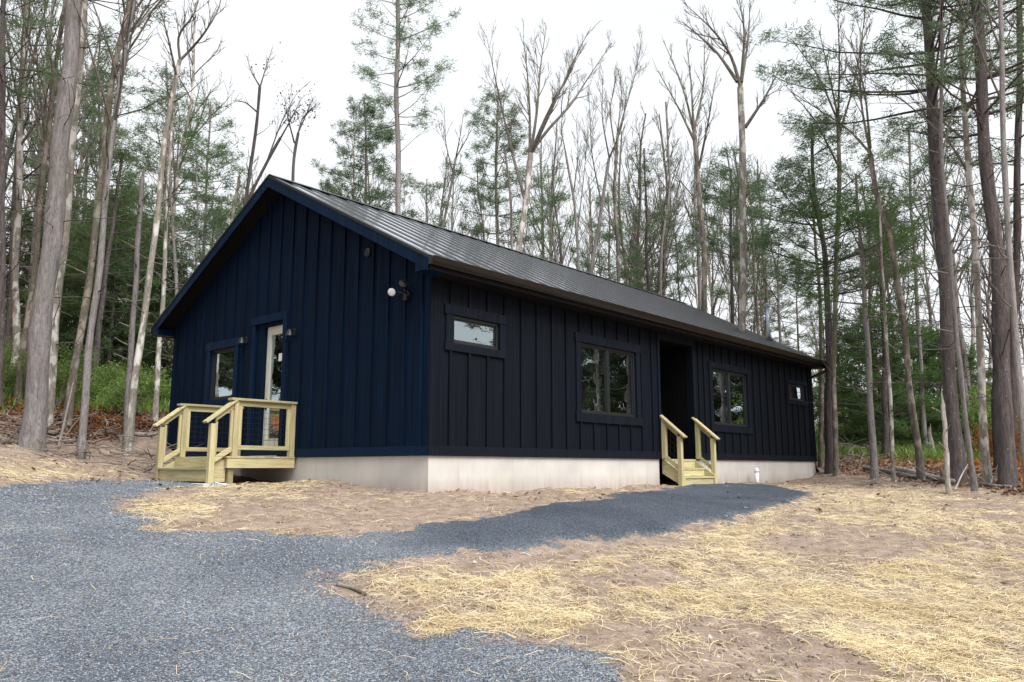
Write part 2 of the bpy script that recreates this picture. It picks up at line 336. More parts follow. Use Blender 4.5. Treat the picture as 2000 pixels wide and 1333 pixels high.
def ground_mat():
    m, n, b = nodes('yard_ground')
    def att(nm): 
        a = n.nodes.new('ShaderNodeAttribute'); a.attribute_name = nm; return a.outputs['Fac']
    g, s, l, dp = att('gravel'), att('straw'), att('litter'), att('deep')
    ef = noise(n, 26, 4, rough=.75); em = noise(n, 5, 3)
    g = ramp(n, mth(n, 'ADD', g, mth(n, 'MULTIPLY', mth(n, 'SUBTRACT', mth(n, 'ADD', ef.outputs['Fac'], em.outputs['Fac']), 1.0), 1.5)), [(.42, (0,0,0)), (.58, (1,1,1))])
    big = noise(n, .9, 5); mid = noise(n, 6, 6, rough=.65); fine = noise(n, 45, 5, rough=.7); vf = noise(n, 160, 3)
    dirt = ramp(n, mid.outputs['Fac'], [(.28, (.175,.13,.10)), (.5, (.285,.22,.178)), (.75, (.395,.32,.265))])
    dirt = mix(n, .55, dirt, ramp(n, fine.outputs['Fac'], [(.3, (.55,.52,.5)), (.6, (1.1,1.1,1.1))]), 'MULTIPLY')
    # gravel
    vo = N(n, 'ShaderNodeTexVoronoi', Scale=85); vo.inputs['Randomness'].default_value = 1
    tc = n.nodes.new('ShaderNodeTexCoord'); n.links.new(tc.outputs['Object'], vo.inputs['Vector'])
    sp = n.nodes.new('ShaderNodeSeparateColor'); n.links.new(vo.outputs['Color'], sp.inputs[0])
    gc = ramp(n, sp.outputs[0], [(.0, (.105,.118,.138)), (.45, (.19,.215,.25)), (.8, (.275,.305,.35)), (1, (.44,.475,.52))])
    gc = mix(n, mth(n, 'MULTIPLY', mth(n, 'GREATER_THAN', sp.outputs[1], .93), .5), gc, (.33,.24,.18))
    gap = ramp(n, vo.outputs['Distance'], [(.35, (1,1,1)), (.8, (.35,.35,.38))]); gc = mix(n, .7, gc, gap, 'MULTIPLY')
    gc = mix(n, .6, gc, ramp(n, big.outputs['Fac'], [(.34, (.66,.69,.75)), (.64, (1.3,1.3,1.28))]), 'MULTIPLY')
    pth = att('path'); gc = mix(n, mth(n, 'MULTIPLY', pth, .85), gc, mix(n, 1., gc, (.36,.40,.46), 'MULTIPLY'))
    # straw: fibre noise in two directions, kept patchy by the density attribute
    f1 = noise(n, 1, 4, mapscale=(120, 14, 30), rough=.7); f2 = noise(n, 1, 4, mapscale=(18, 130, 30), rough=.7)
    fib = mth(n, 'MAXIMUM', f1.outputs['Fac'], f2.outputs['Fac'])
    sc = ramp(n, fib, [(.42, (.32,.25,.185)), (.55, (.55,.46,.32)), (.7, (.78,.69,.51))])
    sm = mth(n, 'ADD', mth(n, 'MULTIPLY', s, 1.0), mth(n, 'MULTIPLY', mth(n, 'SUBTRACT', mth(n, 'ADD', fib, mid.outputs['Fac']), 1.12), 2.2))
    sm = ramp(n, sm, [(.42, (0,0,0)), (1.15, (.75,)*3)]); sm = mth(n, 'MULTIPLY', sm, mth(n, 'GREATER_THAN', s, .02))
    c = mix(n, g, dirt, gc)
    c = mix(n, sm, c, sc)
    lc = ramp(n, fine.outputs['Fac'], [(.3, (.085,.05,.035)), (.5, (.22,.14,.105)), (.7, (.36,.26,.21))])
    rust = ramp(n, big.outputs['Fac'], [(.36, (0,0,0)), (.46, (1,1,1))])
    lc2 = mix(n, rust, (.09,.085,.035), mix(n, fine.outputs['Fac'], (.26,.085,.03), (.50,.20,.08)))
    lc = mix(n, dp, lc, lc2)
    c = mix(n, l, c, lc)
    n.links.new(c, b.inputs['Base Color']); b.inputs['Roughness'].default_value = .93; b.inputs['Specular IOR Level'].default_value = .12
    gh = mth(n, 'MULTIPLY', mth(n, 'SUBTRACT', 1, vo.outputs['Distance']), mth(n, 'MULTIPLY', g, 1.6))
    h = mth(n, 'ADD', gh, mth(n, 'ADD', mth(n, 'MULTIPLY', fine.outputs['Fac'], 1.2), mth(n, 'MULTIPLY', fib, mth(n, 'MULTIPLY', s, 1.5))))
    h = mth(n, 'ADD', h, mth(n, 'MULTIPLY', mid.outputs['Fac'], 3.5)); bump(n, b, h, .85, .014)
    return m
M['ground'] = ground_mat()

# ------------------------------------------------------------------ ground sheet
def build_ground():
    fine = np.arange(-40, 40.01, .13); coarse = np.arange(43, 318, 3.); ang = np.r_[fine, coarse]
    rad = np.r_[np.geomspace(.7, 48, 345), np.geomspace(50, 700, 24)]
    A = R(1)*ang+YAW; X = CAM[0]+rad[:,None]*np.cos(A)[None]; Y = CAM[1]+rad[:,None]*np.sin(A)[None]
    nr, na = X.shape; x = X.ravel(); y = Y.ravel(); g, s, l, d = masks(x, y); z = gtop(x, y)
    # a dug-in look of the yard: the path is a raised ribbon of darker stone
    pathm = sstep(-.5, 1.2, (x-CAM[0])*RT[0]+(y-CAM[1])*RT[1]+1.4)*sstep(6.2, 8.0, (x-CAM[0])*FH[0]+(y-CAM[1])*FH[1])*g
    z = z+.03*pathm
    V = np.c_[x, y, z]; V = np.vstack([V, [[CAM[0], CAM[1], float(gz(CAM[0], CAM[1]))]]])
    i = np.arange(nr-1)[:,None]*na; j = np.arange(na)[None]; j2 = (j+1)%na
    Q = np.stack([i+j, i+na+j, i+na+j2, i+j2], -1).reshape(-1, 4)
    T = np.stack([np.full(na, nr*na), np.arange(na), (np.arange(na)+1)%na], -1)
    o = nmesh('ground', V, Q, T, M['ground'], smooth=True); me = o.data
    for nm, a in (('gravel', g), ('straw', s), ('litter', l), ('deep', d), ('path', pathm)):
        at = me.attributes.new(nm, 'FLOAT', 'POINT'); at.data.foreach_set('value', np.r_[a, 0].astype(np.float32))
    tag(o, kind='structure')
build_ground()

# ------------------------------------------------------------------ HOUSE
L, W, HS, RZ, EZ, OE, OR_ = 14.62, 8.10, 2.60, 5.093, 2.80, .3065, .33
SLP = (RZ-EZ)/(W/2+OE)
house = tag(empty('cabin', (0,0,0)), 'long black board-and-batten cabin with gable end and ribbed metal roof on pale concrete foundation', 'cabin')
def front_map(a, d, z): return (a, d, z)           # d is depth behind the face (negative = proud)
def gable_map(a, d, z): return (d, a, z)
def wallbuild(mapf, a0, a1, zb, top, openings, bat, d0, d1, bd, battop=None, bw=.042):
    mb = MB()
    def prism(u0, u1, b0, t0, t1, da, db):
        if u1-u0 < 1e-4: return
        c = [mapf(u0,da,b0), mapf(u1,da,b0), mapf(u1,db,b0), mapf(u0,db,b0), mapf(u0,da,t0), mapf(u1,da,t1), mapf(u1,db,t1), mapf(u0,db,t0)]
        if mapf is gable_map: c = [c[1],c[0],c[3],c[2],c[5],c[4],c[7],c[6]]
        mb.hexa(c)
    us = sorted(set([a0, a1]+[v for o in openings for v in o[:2]]+([W/2] if mapf is gable_map else [])))
    for u0, u1 in zip(us[:-1], us[1:]):
        m_ = (u0+u1)/2; z = zb
        for o in sorted([o for o in openings if o[0] < m_ < o[1]], key=lambda o: o[2]):
            if o[2] > z+1e-4: prism(u0, u1, z, o[2], o[2], d0, d1)
            z = o[3]
        prism(u0, u1, z, top(u0), top(u1), d0, d1)
    for u in bat:
        z = .13; zt = (battop or top)
        for o in sorted([o for o in openings if o[4]-bw/2 < u < o[5]+bw/2], key=lambda o: o[6]):
            if o[6] > z+.05: prism(u-bw/2, u+bw/2, z, o[6], o[6], d0-bd, d0-.0005)
            z = o[7]
        t = min(zt(u-bw/2), zt(u+bw/2))
        if t > z+.03: prism(u-bw/2, u+bw/2, z, t, t, d0-bd, d0-.0005)
    return mb
# openings: u0,u1,z0,z1 glass/frame hole ; trim box tu0,tu1,tz0,tz1
wins = [(.45,1.48,1.66,2.09, .29,1.62,1.54,2.24), (3.64,5.46,.78,2.06, 3.50,5.60,.62,2.22), (8.64,10.44,.78,2.06, 8.50,10.60,.62,2.20), (12.97,14.10,1.62,2.06, 12.84,14.22,1.50,2.16)]
doorF = (6.36,7.74,-.01,2.44, 6.27,7.83,-.01,2.60)
bats = [.39,.79,1.20,1.60,2.01,2.41,2.82,3.22,3.62,4.03,4.44,4.84,5.24,5.65,6.05, 8.00,8.25,8.60,8.78,9.16,9.56,9.96,10.37,10.78,11.18,11.58,11.98,12.38,12.76,13.16,13.55,13.95,14.35,14.58]
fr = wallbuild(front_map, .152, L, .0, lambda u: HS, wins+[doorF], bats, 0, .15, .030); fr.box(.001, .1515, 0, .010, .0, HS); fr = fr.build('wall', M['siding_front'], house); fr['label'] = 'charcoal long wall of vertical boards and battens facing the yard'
gtopf = lambda v: EZ-.06+SLP*(OE+min(v, W-v))-.10
gw = (5.50,6.44,1.12,2.12, 5.36,6.58,1.00,2.28); gd = (3.84,4.78,0,2.44, 3.72,4.90,-.01,2.58)
gb = [.19,.57]+[.96+.388*k for k in range(19)]
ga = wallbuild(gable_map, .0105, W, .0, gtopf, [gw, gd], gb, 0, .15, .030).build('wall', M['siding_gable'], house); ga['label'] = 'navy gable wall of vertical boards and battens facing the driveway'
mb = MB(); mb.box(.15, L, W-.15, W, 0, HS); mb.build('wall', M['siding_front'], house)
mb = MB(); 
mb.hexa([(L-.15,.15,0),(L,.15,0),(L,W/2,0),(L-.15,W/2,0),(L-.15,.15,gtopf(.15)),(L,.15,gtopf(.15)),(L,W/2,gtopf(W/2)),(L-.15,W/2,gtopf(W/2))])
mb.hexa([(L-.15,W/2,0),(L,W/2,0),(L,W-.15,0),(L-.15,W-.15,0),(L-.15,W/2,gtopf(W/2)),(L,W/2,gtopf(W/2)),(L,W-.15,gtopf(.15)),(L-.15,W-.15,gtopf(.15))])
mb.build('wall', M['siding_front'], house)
# skirt boards
mb = MB(); mb.box(-.028, 6.27, -.030, -.001, -.012, .128); mb.box(7.83, L+.02, -.030, -.001, -.012, .128); mb.build('skirt_board', M['trim_front'], house, .003)
mb = MB(); mb.box(-.028, -.001, .0, W, -.012, .128); mb.build('skirt_board', M['trim_gable'], house, .003)
mb = MB(); mb.box(L-.11, L+.02, -.026, -.001, .13, HS); mb.build('corner_board', M['trim_front'], house, .002)
# foundation
mb = MB(); mb.box(.012, 6.28, .012, .25, -1.4, -.013); mb.box(7.82, L-.01, .012, .25, -1.4, -.013); mb.box(.012, .25, .25, W-.02, -1.4, -.013); mb.box(.25, L-.01, W-.25, W-.02, -1.4, -.013); mb.box(L-.25, L-.01, .25, W-.25, -1.4, -.013)
mb.build('foundation', M['concrete'], house, .004)
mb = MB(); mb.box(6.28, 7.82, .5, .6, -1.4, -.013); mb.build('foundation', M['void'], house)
# interior shell and recessed dark entry
mb = MB(); mb.box(.16, L-.16, .16, W-.16, -.012, -.002); mb.box(.16, L-.16, .16, W-.16, HS+.02, HS+.05)
mb.box(.16, L-.16, 4.0, 4.06, 0, HS); mb.box(6.18, 6.24, .16, 3.99, 0, HS); mb.box(7.86, 7.92, .16, 3.99, 0, HS); mb.build('interior_wall', M['inner'], house)
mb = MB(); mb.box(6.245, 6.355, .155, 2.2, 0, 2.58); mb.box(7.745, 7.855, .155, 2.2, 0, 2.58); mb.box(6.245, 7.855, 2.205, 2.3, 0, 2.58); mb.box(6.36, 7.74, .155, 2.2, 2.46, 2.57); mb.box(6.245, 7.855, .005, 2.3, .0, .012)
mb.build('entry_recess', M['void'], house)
mb = MB(); mb.box(6.28, 6.355, -.028, -.001, .0, 2.44); mb.box(7.745, 7.82, -.028, -.001, .0, 2.44); mb.box(6.27, 7.83, -.031, -.001, 2.445, 2.598); mb.build('door_casing', M['trim_front'], house, .003)
def window(mapf, o, matT, two=False, head=.10, curtain=None, label=None):
    u0, u1, z0, z1, a0, a1, b0, b1 = o
    def B(mb, p0, p1, q0, q1, d0, d1):
        P = [mapf(p0, d0, q0), mapf(p1, d1, q1)]; mb.box(min(P[0][0],P[1][0]), max(P[0][0],P[1][0]), min(P[0][1],P[1][1]), max(P[0][1],P[1][1]), q0, q1)
    fw_ = .045; mb = MB()
    B(mb, u0, u0+fw_, z0, z1, .012, .09); B(mb, u1-fw_, u1, z0, z1, .012, .09); B(mb, u0+fw_, u1-fw_, z0, z0+fw_, .012, .09); B(mb, u0+fw_, u1-fw_, z1-fw_, z1, .012, .09)
    mid = (u0+u1)/2
    if two: B(mb, mid-.045, mid+.045, z0+fw_, z1-fw_, .018, .085)
    win = mb.build('window', M['frame'], house, .004)
    if label: win['label'] = label
    t = MB(); B(t, a0, u0, z0+.0005, z1-.0005, -.030, -.0005); B(t, u1, a1, z0+.0005, z1-.0005, -.030, -.0005)
    B(t, a0-.03, a1+.03, z1, b1, -.038, -.0005); B(t, a0-.02, a1+.02, b0, z0, -.036, -.0005)
    tr = t.build('window_trim', matT, win, .003)
    g = MB(); mdl = [(u0+fw_, u1-fw_)] if not two else [(u0+fw_, mid-.045), (mid+.045, u1-fw_)]
    for p0, p1 in mdl:
        g = MB(); B(g, p0+.001, p1-.001, z0+fw_+.001, z1-fw_-.001, .050, .058); g.build('pane', M['glass'], win)
        s = MB(); sw = .022
        B(s, p0, p0+sw, z0+fw_, z1-fw_, .036, .0495); B(s, p1-sw, p1, z0+fw_, z1-fw_, .036, .0495); B(s, p0+sw, p1-sw, z0+fw_, z0+fw_+sw, .036, .0495); B(s, p0+sw, p1-sw, z1-fw_-sw, z1-fw_, .036, .0495)
        s.build('sash', M['frame'], win)
    if curtain:
        c = MB(); c0, c1 = curtain; n = 14
        for k in range(n):
            p0 = c0+(c1-c0)*k/n; p1 = c0+(c1-c0)*(k+1)/n; dd = .22+.03*(k%2)
            B(c, p0, p1, z0-.1, z1+.05, dd, dd+.03)
        c.build('curtain', M['curtain'], win)
wl = ['small high window nearest the gable corner', 'double window between the corner and the dark doorway', 'double window right of the dark doorway', 'small high window at the far end of the wall']
window(front_map, wins[0], M['trim_front'], label=wl[0]); window(front_map, wins[1], M['trim_front'], True, curtain=(5.18,5.44), label=wl[1])
window(front_map, wins[2], M['trim_front'], True, curtain=(10.22,10.42), label=wl[2]); window(front_map, wins[3], M['trim_front'], label=wl[3])
window(gable_map, gw, M['trim_gable'], curtain=(6.14,6.38), label='single window in the navy gable wall left of the door')
# pale glazed door in the gable wall
dr = MB(); x0 = .085
dr.box(x0, x0+.05, 3.90, 4.00, .03, 2.38); dr.box(x0, x0+.05, 4.40, 4.53, .03, 2.38); dr.box(x0, x0+.05, 4.0, 4.40, 2.22, 2.38); dr.box(x0, x0+.05, 4.0, 4.40, .03, .33)
# narrow inner bead
dr.box(x0-.008, x0, 3.985, 4.0, .33, 2.22); dr.box(x0-.008, x0, 4.40, 4.415, .33, 2.22); dr.box(x0-.008, x0, 3.985, 4.415, 2.22, 2.235); dr.box(x0-.008, x0, 3.985, 4.415, .315, .33)
door = dr.build('door', M['door'], house, .002)
g = MB(); g.box(x0+.02, x0+.028, 4.001, 4.399, .331, 2.219); g.build('pane', M['glass'], door)
h = MB(); h.tube([(x0, 4.47, 1.02), (x0-.07, 4.47, 1.02)], .014, 10); h.tube([(x0-.065, 4.475, 1.02), (x0-.065, 4.36, 1.02)], .011, 8); h.tube([(x0-.001, 4.47, .88), (x0-.012, 4.47, .88)], .03, 14); h.tube([(x0-.001, 4.47, 1.02), (x0-.010, 4.47, 1.02)], .033, 14); h.build('handle', M['frame'], door)
st = MB(); st.box(x0+.012, x0+.0195, 4.02, 4.15, 1.72, 1.86); st.build('sticker', M['white'], door)
jb = MB(); jb.box(.02, .15, 4.535, 4.778, 0, 2.44); jb.box(.02, .15, 3.842, 3.895, 0, 2.44); jb.box(.02, .15, 3.896, 4.534, 2.385, 2.44); jb.build('door_jamb', M['siding_gable'], door)
th = MB(); th.box(-.03, .15, 3.86, 4.76, .004, .028); th.build('threshold', M['galv'], door)
ct = MB(); ct.box(-.030, -.0005, 3.72, 3.84, .13, 2.03); ct.box(-.044, -.0005, 3.70, 3.84, 2.032, 2.44); ct.box(-.030, -.0005, 4.78, 4.90, .13, 2.44); ct.box(-.046, -.0005, 3.72, 4.92, 2.441, 2.58); ct.build('door_casing', M['trim_gable'], house, .003)
# roof
roof = MB()
def roofpt(x, s, up, back=False):     # s = horizontal distance from the eave edge toward the ridge
    y = -OE+s; z = EZ+SLP*s; nn = math.hypot(1, SLP); y -= SLP/nn*up; z += 1/nn*up
    return (x, (W-y) if back else y, z)
HWD = W/2+OE; X0, X1 = -OR_, L+OR_
for back in (False, True):
    c = [roofpt(X0, 0, -.10, back), roofpt(X1, 0, -.10, back), roofpt(X1, HWD, -.10, back), roofpt(X0, HWD, -.10, back), roofpt(X0, 0, 0, back), roofpt(X1, 0, 0, back), roofpt(X1, HWD, 0, back), roofpt(X0, HWD, 0, back)]
    if back: c = [c[1],c[0],c[3],c[2],c[5],c[4],c[7],c[6]]
    roof.hexa(c)
rf = roof.build('roof', M['roof'], house)
rb = MB(); x = X0+.05; k = 0
while x < X1-.03:
    for back in (False, True):
        wb, wt, hh = .075, .060, .012
        s0 = -.012; c = [roofpt(x-wb, s0, .0004, back), roofpt(x+wb, s0, .0004, back), roofpt(x+wb, HWD, .0004, back), roofpt(x-wb, HWD, .0004, back), roofpt(x-wt, s0, hh, back), roofpt(x+wt, s0, hh, back), roofpt(x+wt, HWD, hh, back), roofpt(x-wt, HWD, hh, back)]
        rb.hexa(c)
    x += .4064/2 if False else .4064
rb.build('roof_rib', M['seam'], rf)
rc = MB(); a_ = .16
for sgn in (-1, 1):
    y0 = W/2; y1 = W/2+sgn*a_; zt = RZ+.032
    rc.hexa([(X0-.01,y0,zt),(X1+.01,y0,zt),(X1+.01,y1,zt-a_*SLP),(X0-.01,y1,zt-a_*SLP),(X0-.01,y0,zt+.006),(X1+.01,y0,zt+.006),(X1+.01,y1,zt+.006-a_*SLP),(X0-.01,y1,zt+.006-a_*SLP)])
rc.build('ridge_cap', M['black_metal'], rf)
# rake fascia on both gable ends, with the returned eave corner
def rake(x0, x1, mat, nm):
    D0, D1 = -.012, -.215
    for back in (False, True):
        f = MB()
        def q(x, s, dz):
            y = -OE+s; z = EZ+SLP*s+dz; return (x, (W-y) if back else y, z)
        c = [q(x0,-.0,D1),q(x1,-.0,D1),q(x1,HWD,D1),q(x0,HWD,D1),q(x0,0,D0),q(x1,0,D0),q(x1,HWD,D0),q(x0,HWD,D0)]
        if back: c = [c[1],c[0],c[3],c[2],c[5],c[4],c[7],c[6]]
        f.hexa(c); f.build(nm, mat, house, .003)
rake(X0-.022, X0-.001, M['trim_gable'], 'fascia'); rake(X1+.001, X1+.022, M['trim_front'], 'fascia')
for back in (False, True):     # drip edge over the rake board
    dm = MB()
    def q(x, s, dz):
        y = -OE+s; z = EZ+SLP*s+dz; return (x, (W-y) if back else y, z)
    c = [q(X0-.032,-.0,-.035),q(X0-.0225,-.0,-.035),q(X0-.0225,HWD,-.035),q(X0-.032,HWD,-.035),q(X0-.032,0,.012),q(X0-.0225,0,.012),q(X0-.0225,HWD,.012),q(X0-.032,HWD,.012)]
    if back: c = [c[1],c[0],c[3],c[2],c[5],c[4],c[7],c[6]]
    dm.hexa(c); dm.build('drip_edge', M['black_metal'], house)
# boxed eave at the near front corner and the rear one
mb = MB(); mb.box(X0-.020, .0, -OE+.0, -.035, HS+.001, HS+.14); mb.build('eave_return', M['trim_gable'], house, .003)
mb = MB(); mb.box(X0-.020, .0, W+.03, W+OE, HS+.001, HS+.14); mb.build('eave_return', M['trim_gable'], house, .003)
# soffits
mb = MB(); mb.box(.001, L, -OE+.005, -.0, HS-.0, HS+.012); mb.build('soffit', M['soffit'], house)
mb = MB(); mb.box(.001, L, W, W+OE-.005, HS, HS+.012); mb.build('soffit', M['soffit'], house)
mb = MB(); mb.box(L+.021, X1-.002, -OE+.005, .3, HS, HS+.012); mb.build('soffit', M['soffit_end'], house)
for back in (False, True):
    for xa, xb in ((X0, -.001), (L+.001, X1)):
        mb = MB()
        def q(x, s, dz):
            y = -OE+s; z = EZ+SLP*s+dz; return (x, (W-y) if back else y, z)
        c = [q(xa,.02,-.16),q(xb,.02,-.16),q(xb,HWD,-.16),q(xa,HWD,-.16),q(xa,.02,-.125),q(xb,.02,-.125),q(xb,HWD,-.125),q(xa,HWD,-.125)]
        if back: c = [c[1],c[0],c[3],c[2],c[5],c[4],c[7],c[6]]
        mb.hexa(c); mb.build('soffit', M['soffit'], house)
mb = MB(); mb.box(X0, X1, -OE-.018, -OE-.001, HS, EZ-.06); mb.build('fascia', M['soffit'], house)
mb = MB(); mb.box(X0, X1, W+OE+.001, W+OE+.018, HS, EZ-.06); mb.build('fascia', M['soffit'], house)
mb = MB(); mb.box(.0, L, -.028, -.0, HS-.015, HS-.0005); mb.build('frieze', M['trim_front'], house)
# gutter: stepped profile swept along the eave
def gutter(y0, sgn):
    prof = [(0,.0),(0,-.115),(.055,-.115),(.075,-.085),(.105,-.055),(.115,-.012),(.128,0),(.118,0),(.105,-.01),(.095,-.05),(.05,-.105),(.008,-.105),(.008,0)]
    xs = [X0-.03, X1+.03]; V = []; Q = []; n = len(prof)
    for x in xs:
        for a, b in prof: V.append((x, y0+sgn*a, 2.775+b))
    for i in range(n): Q.append((i, (i+1)%n, n+(i+1)%n, n+i) if sgn < 0 else (i, n+i, n+(i+1)%n, (i+1)%n))
    return nmesh('gutter', V, Q, None, M['brown_metal'], house)
gf = gutter(-OE-.019, -1); gutter(W+OE+.019, 1)
mb = MB()
for xx in (X0-.031, X1+.027): mb.hexa([(xx,-OE-.02,2.66),(xx+.004,-OE-.02,2.66),(xx+.004,-OE-.075,2.66),(xx,-OE-.075,2.66),(xx,-OE-.02,2.775),(xx+.004,-OE-.02,2.775),(xx+.004,-OE-.145,2.775),(xx,-OE-.145,2.775)])
mb.build('gutter_cap', M['black_metal'], gf)
mb = MB(); mb.tube([(X1-.06,-OE-.07,2.68),(X1-.06,-OE-.07,2.58),(X1-.10,-OE+.02,2.50),(L+.06,-.02,2.36),(L+.06,.05,2.30),(L+.06,.06,2.1),(L+.06,.06,.05)], .042, 8)
mb.tube([(L+.06,.06,.06),(L+.06,.06,-.18),(L+.14,.0,-.30)], .044, 8); mb.build('downspout', M['black_metal'], house, smooth=True)
# vents, mast
mb = MB(); mb.tube([(.0,1.5,3.24),(-.03,1.5,3.24)], .072, 22); mb.tube([(-.03,1.5,3.24),(-.034,1.5,3.24)], [.062,.05], 22); mb.build('wall_vent', M['black_metal'], house)
yy, xx = .95, 14.1; zz = EZ+SLP*(OE+yy)
mb = MB(); mb.tube([(xx,yy,zz-.05),(xx,yy,zz+.95)], .045, 14); mb.tube([(xx,yy,zz+.95),(xx,yy,zz+1.0),(xx-.05,yy-.02,zz+1.04),(xx-.10,yy-.04,zz+1.0)], .05, 12); mb.tube([(xx,yy,zz+.55),(xx,yy,zz+.58)], .055, 12); mast = mb.build('service_mast', M['galv'], house, smooth=True)
mb = MB(); mb.tube([(xx,yy,zz-.01),(xx,yy,zz+.10)], [.14,.06], 14); mb.build('mast_boot', M['black_metal'], mast)
mb = MB(); mb.tube([(xx-.10,yy-.04,zz+1.0),(xx-.3,yy-.1,zz+.92),(xx-.42,yy-.12,zz+.75)], .010, 6); mb.tube([(xx,yy,zz+1.0),(xx+.35,yy-.05,zz+1.02),(xx+.8,yy-.1,zz+.65),(xx+.95,yy-.1,zz+.35),(xx+1.0,yy-.1,zz+.15)], .012, 6); mb.build('service_cable', M['wire'], mast)
# flood light with two heads
fl = MB(); fl.tube([(.0,.50,2.40),(-.05,.50,2.40)], .062, 18); fl.box(-.085,-.03,.46,.54,2.30,2.40); fixture = fl.build('flood_light', M['frame'], house, .004, True)
def head(p, d, face):
    p = Vector(p); d = Vector(d).normalized(); m_ = MB(); m_.tube([Vector((-.05,.50,2.41)), p-d*.10], .013, 8); m_.tube([p-d*.12, p-d*.09, p-d*.02, p], [.022,.038,.064,.068], 24, True)
    o = m_.build('lamp_head', M['frame'], fixture, smooth=True)
    l = MB(); l.tube([p+d*.0005, p+d*.006, p+d*.010], [.060,.052,.02], 24); l.build('lens', face, fixture, smooth=True)
head((-.20,.66,2.43), (-.75,-.55,-.35), M['white']); head((-.17,.42,2.54), (-.55,-.75,.35), M['frame'])
for v, z in ((3.50,2.14),(5.10,2.17)):
    s = MB(); s.box(-.022,-.0005,v-.05,v+.05,z-.03,z+.09); s.tube([(-.02,v,z+.05),(-.10,v,z+.06)], .012, 8); s.tube([(-.11,v,z+.065),(-.11,v,z+.02),(-.11,v,z-.05)], [.025,.055,.075], 18); s.build('wall_lamp', M['frame'], house, smooth=False)

# ------------------------------------------------------------------ gable porch
porch = tag(empty('porch', (-.62, 4.2, -.45)), 'raw lumber porch with wire railings and steps at the gable door', 'porch')
class PP:      # parts given in world coordinates, stored relative to the thing's base
    def __init__(s, root): s.r = root; s.o = root.location
    def __call__(s, mb, name, mat, bevel=.004, smooth=False, parent=None):
        o = s.o; mb.v = [(a-o.x, b-o.y, c-o.z) for a, b, c in mb.v]
        return mb.build(name, mat, parent or s.r, bevel, smooth)
P = PP(porch); V0, V1, XO = 3.30, 5.14, -1.26
for k in range(9):
    x1 = -.035-k*.1375; m_ = MB(); m_.box(x1-.133, x1, V0-.012, V1+.012, -.032, -.004); P(m_, 'deck_board', M['wood_y'], .003)
m_ = MB(); m_.box(XO+.005, -.032, V0, V0+.038, -.19, -.0325); P(m_, 'rim_board', M['wood_x'], .003)
m_ = MB(); m_.box(XO+.005, -.032, V1-.038, V1, -.19, -.0325); P(m_, 'rim_board', M['wood_x'], .003)
m_ = MB(); m_.box(XO+.005, XO+.043, V0+.039, V1-.039, -.19, -.0325); P(m_, 'rim_board', M['wood_y'], .003)
for v0 in (V0+.04, V1-.13):
    m_ = MB(); m_.box(XO+.05, XO+.14, v0, v0+.09, -.43, -.0335); P(m_, 'support_post', M['wood_dark'], .004)
    m_ = MB(); m_.box(XO+.0, XO+.18, v0-.03, v0+.12, -.50, -.431); P(m_, 'footing_block', M['wood_z'], .004)
PW = .089
def post(x, v, z0, z1): 
    m_ = MB(); m_.box(x, x+PW, v, v+PW, z0, z1); return P(m_, 'post', M['wood_z'], .005)
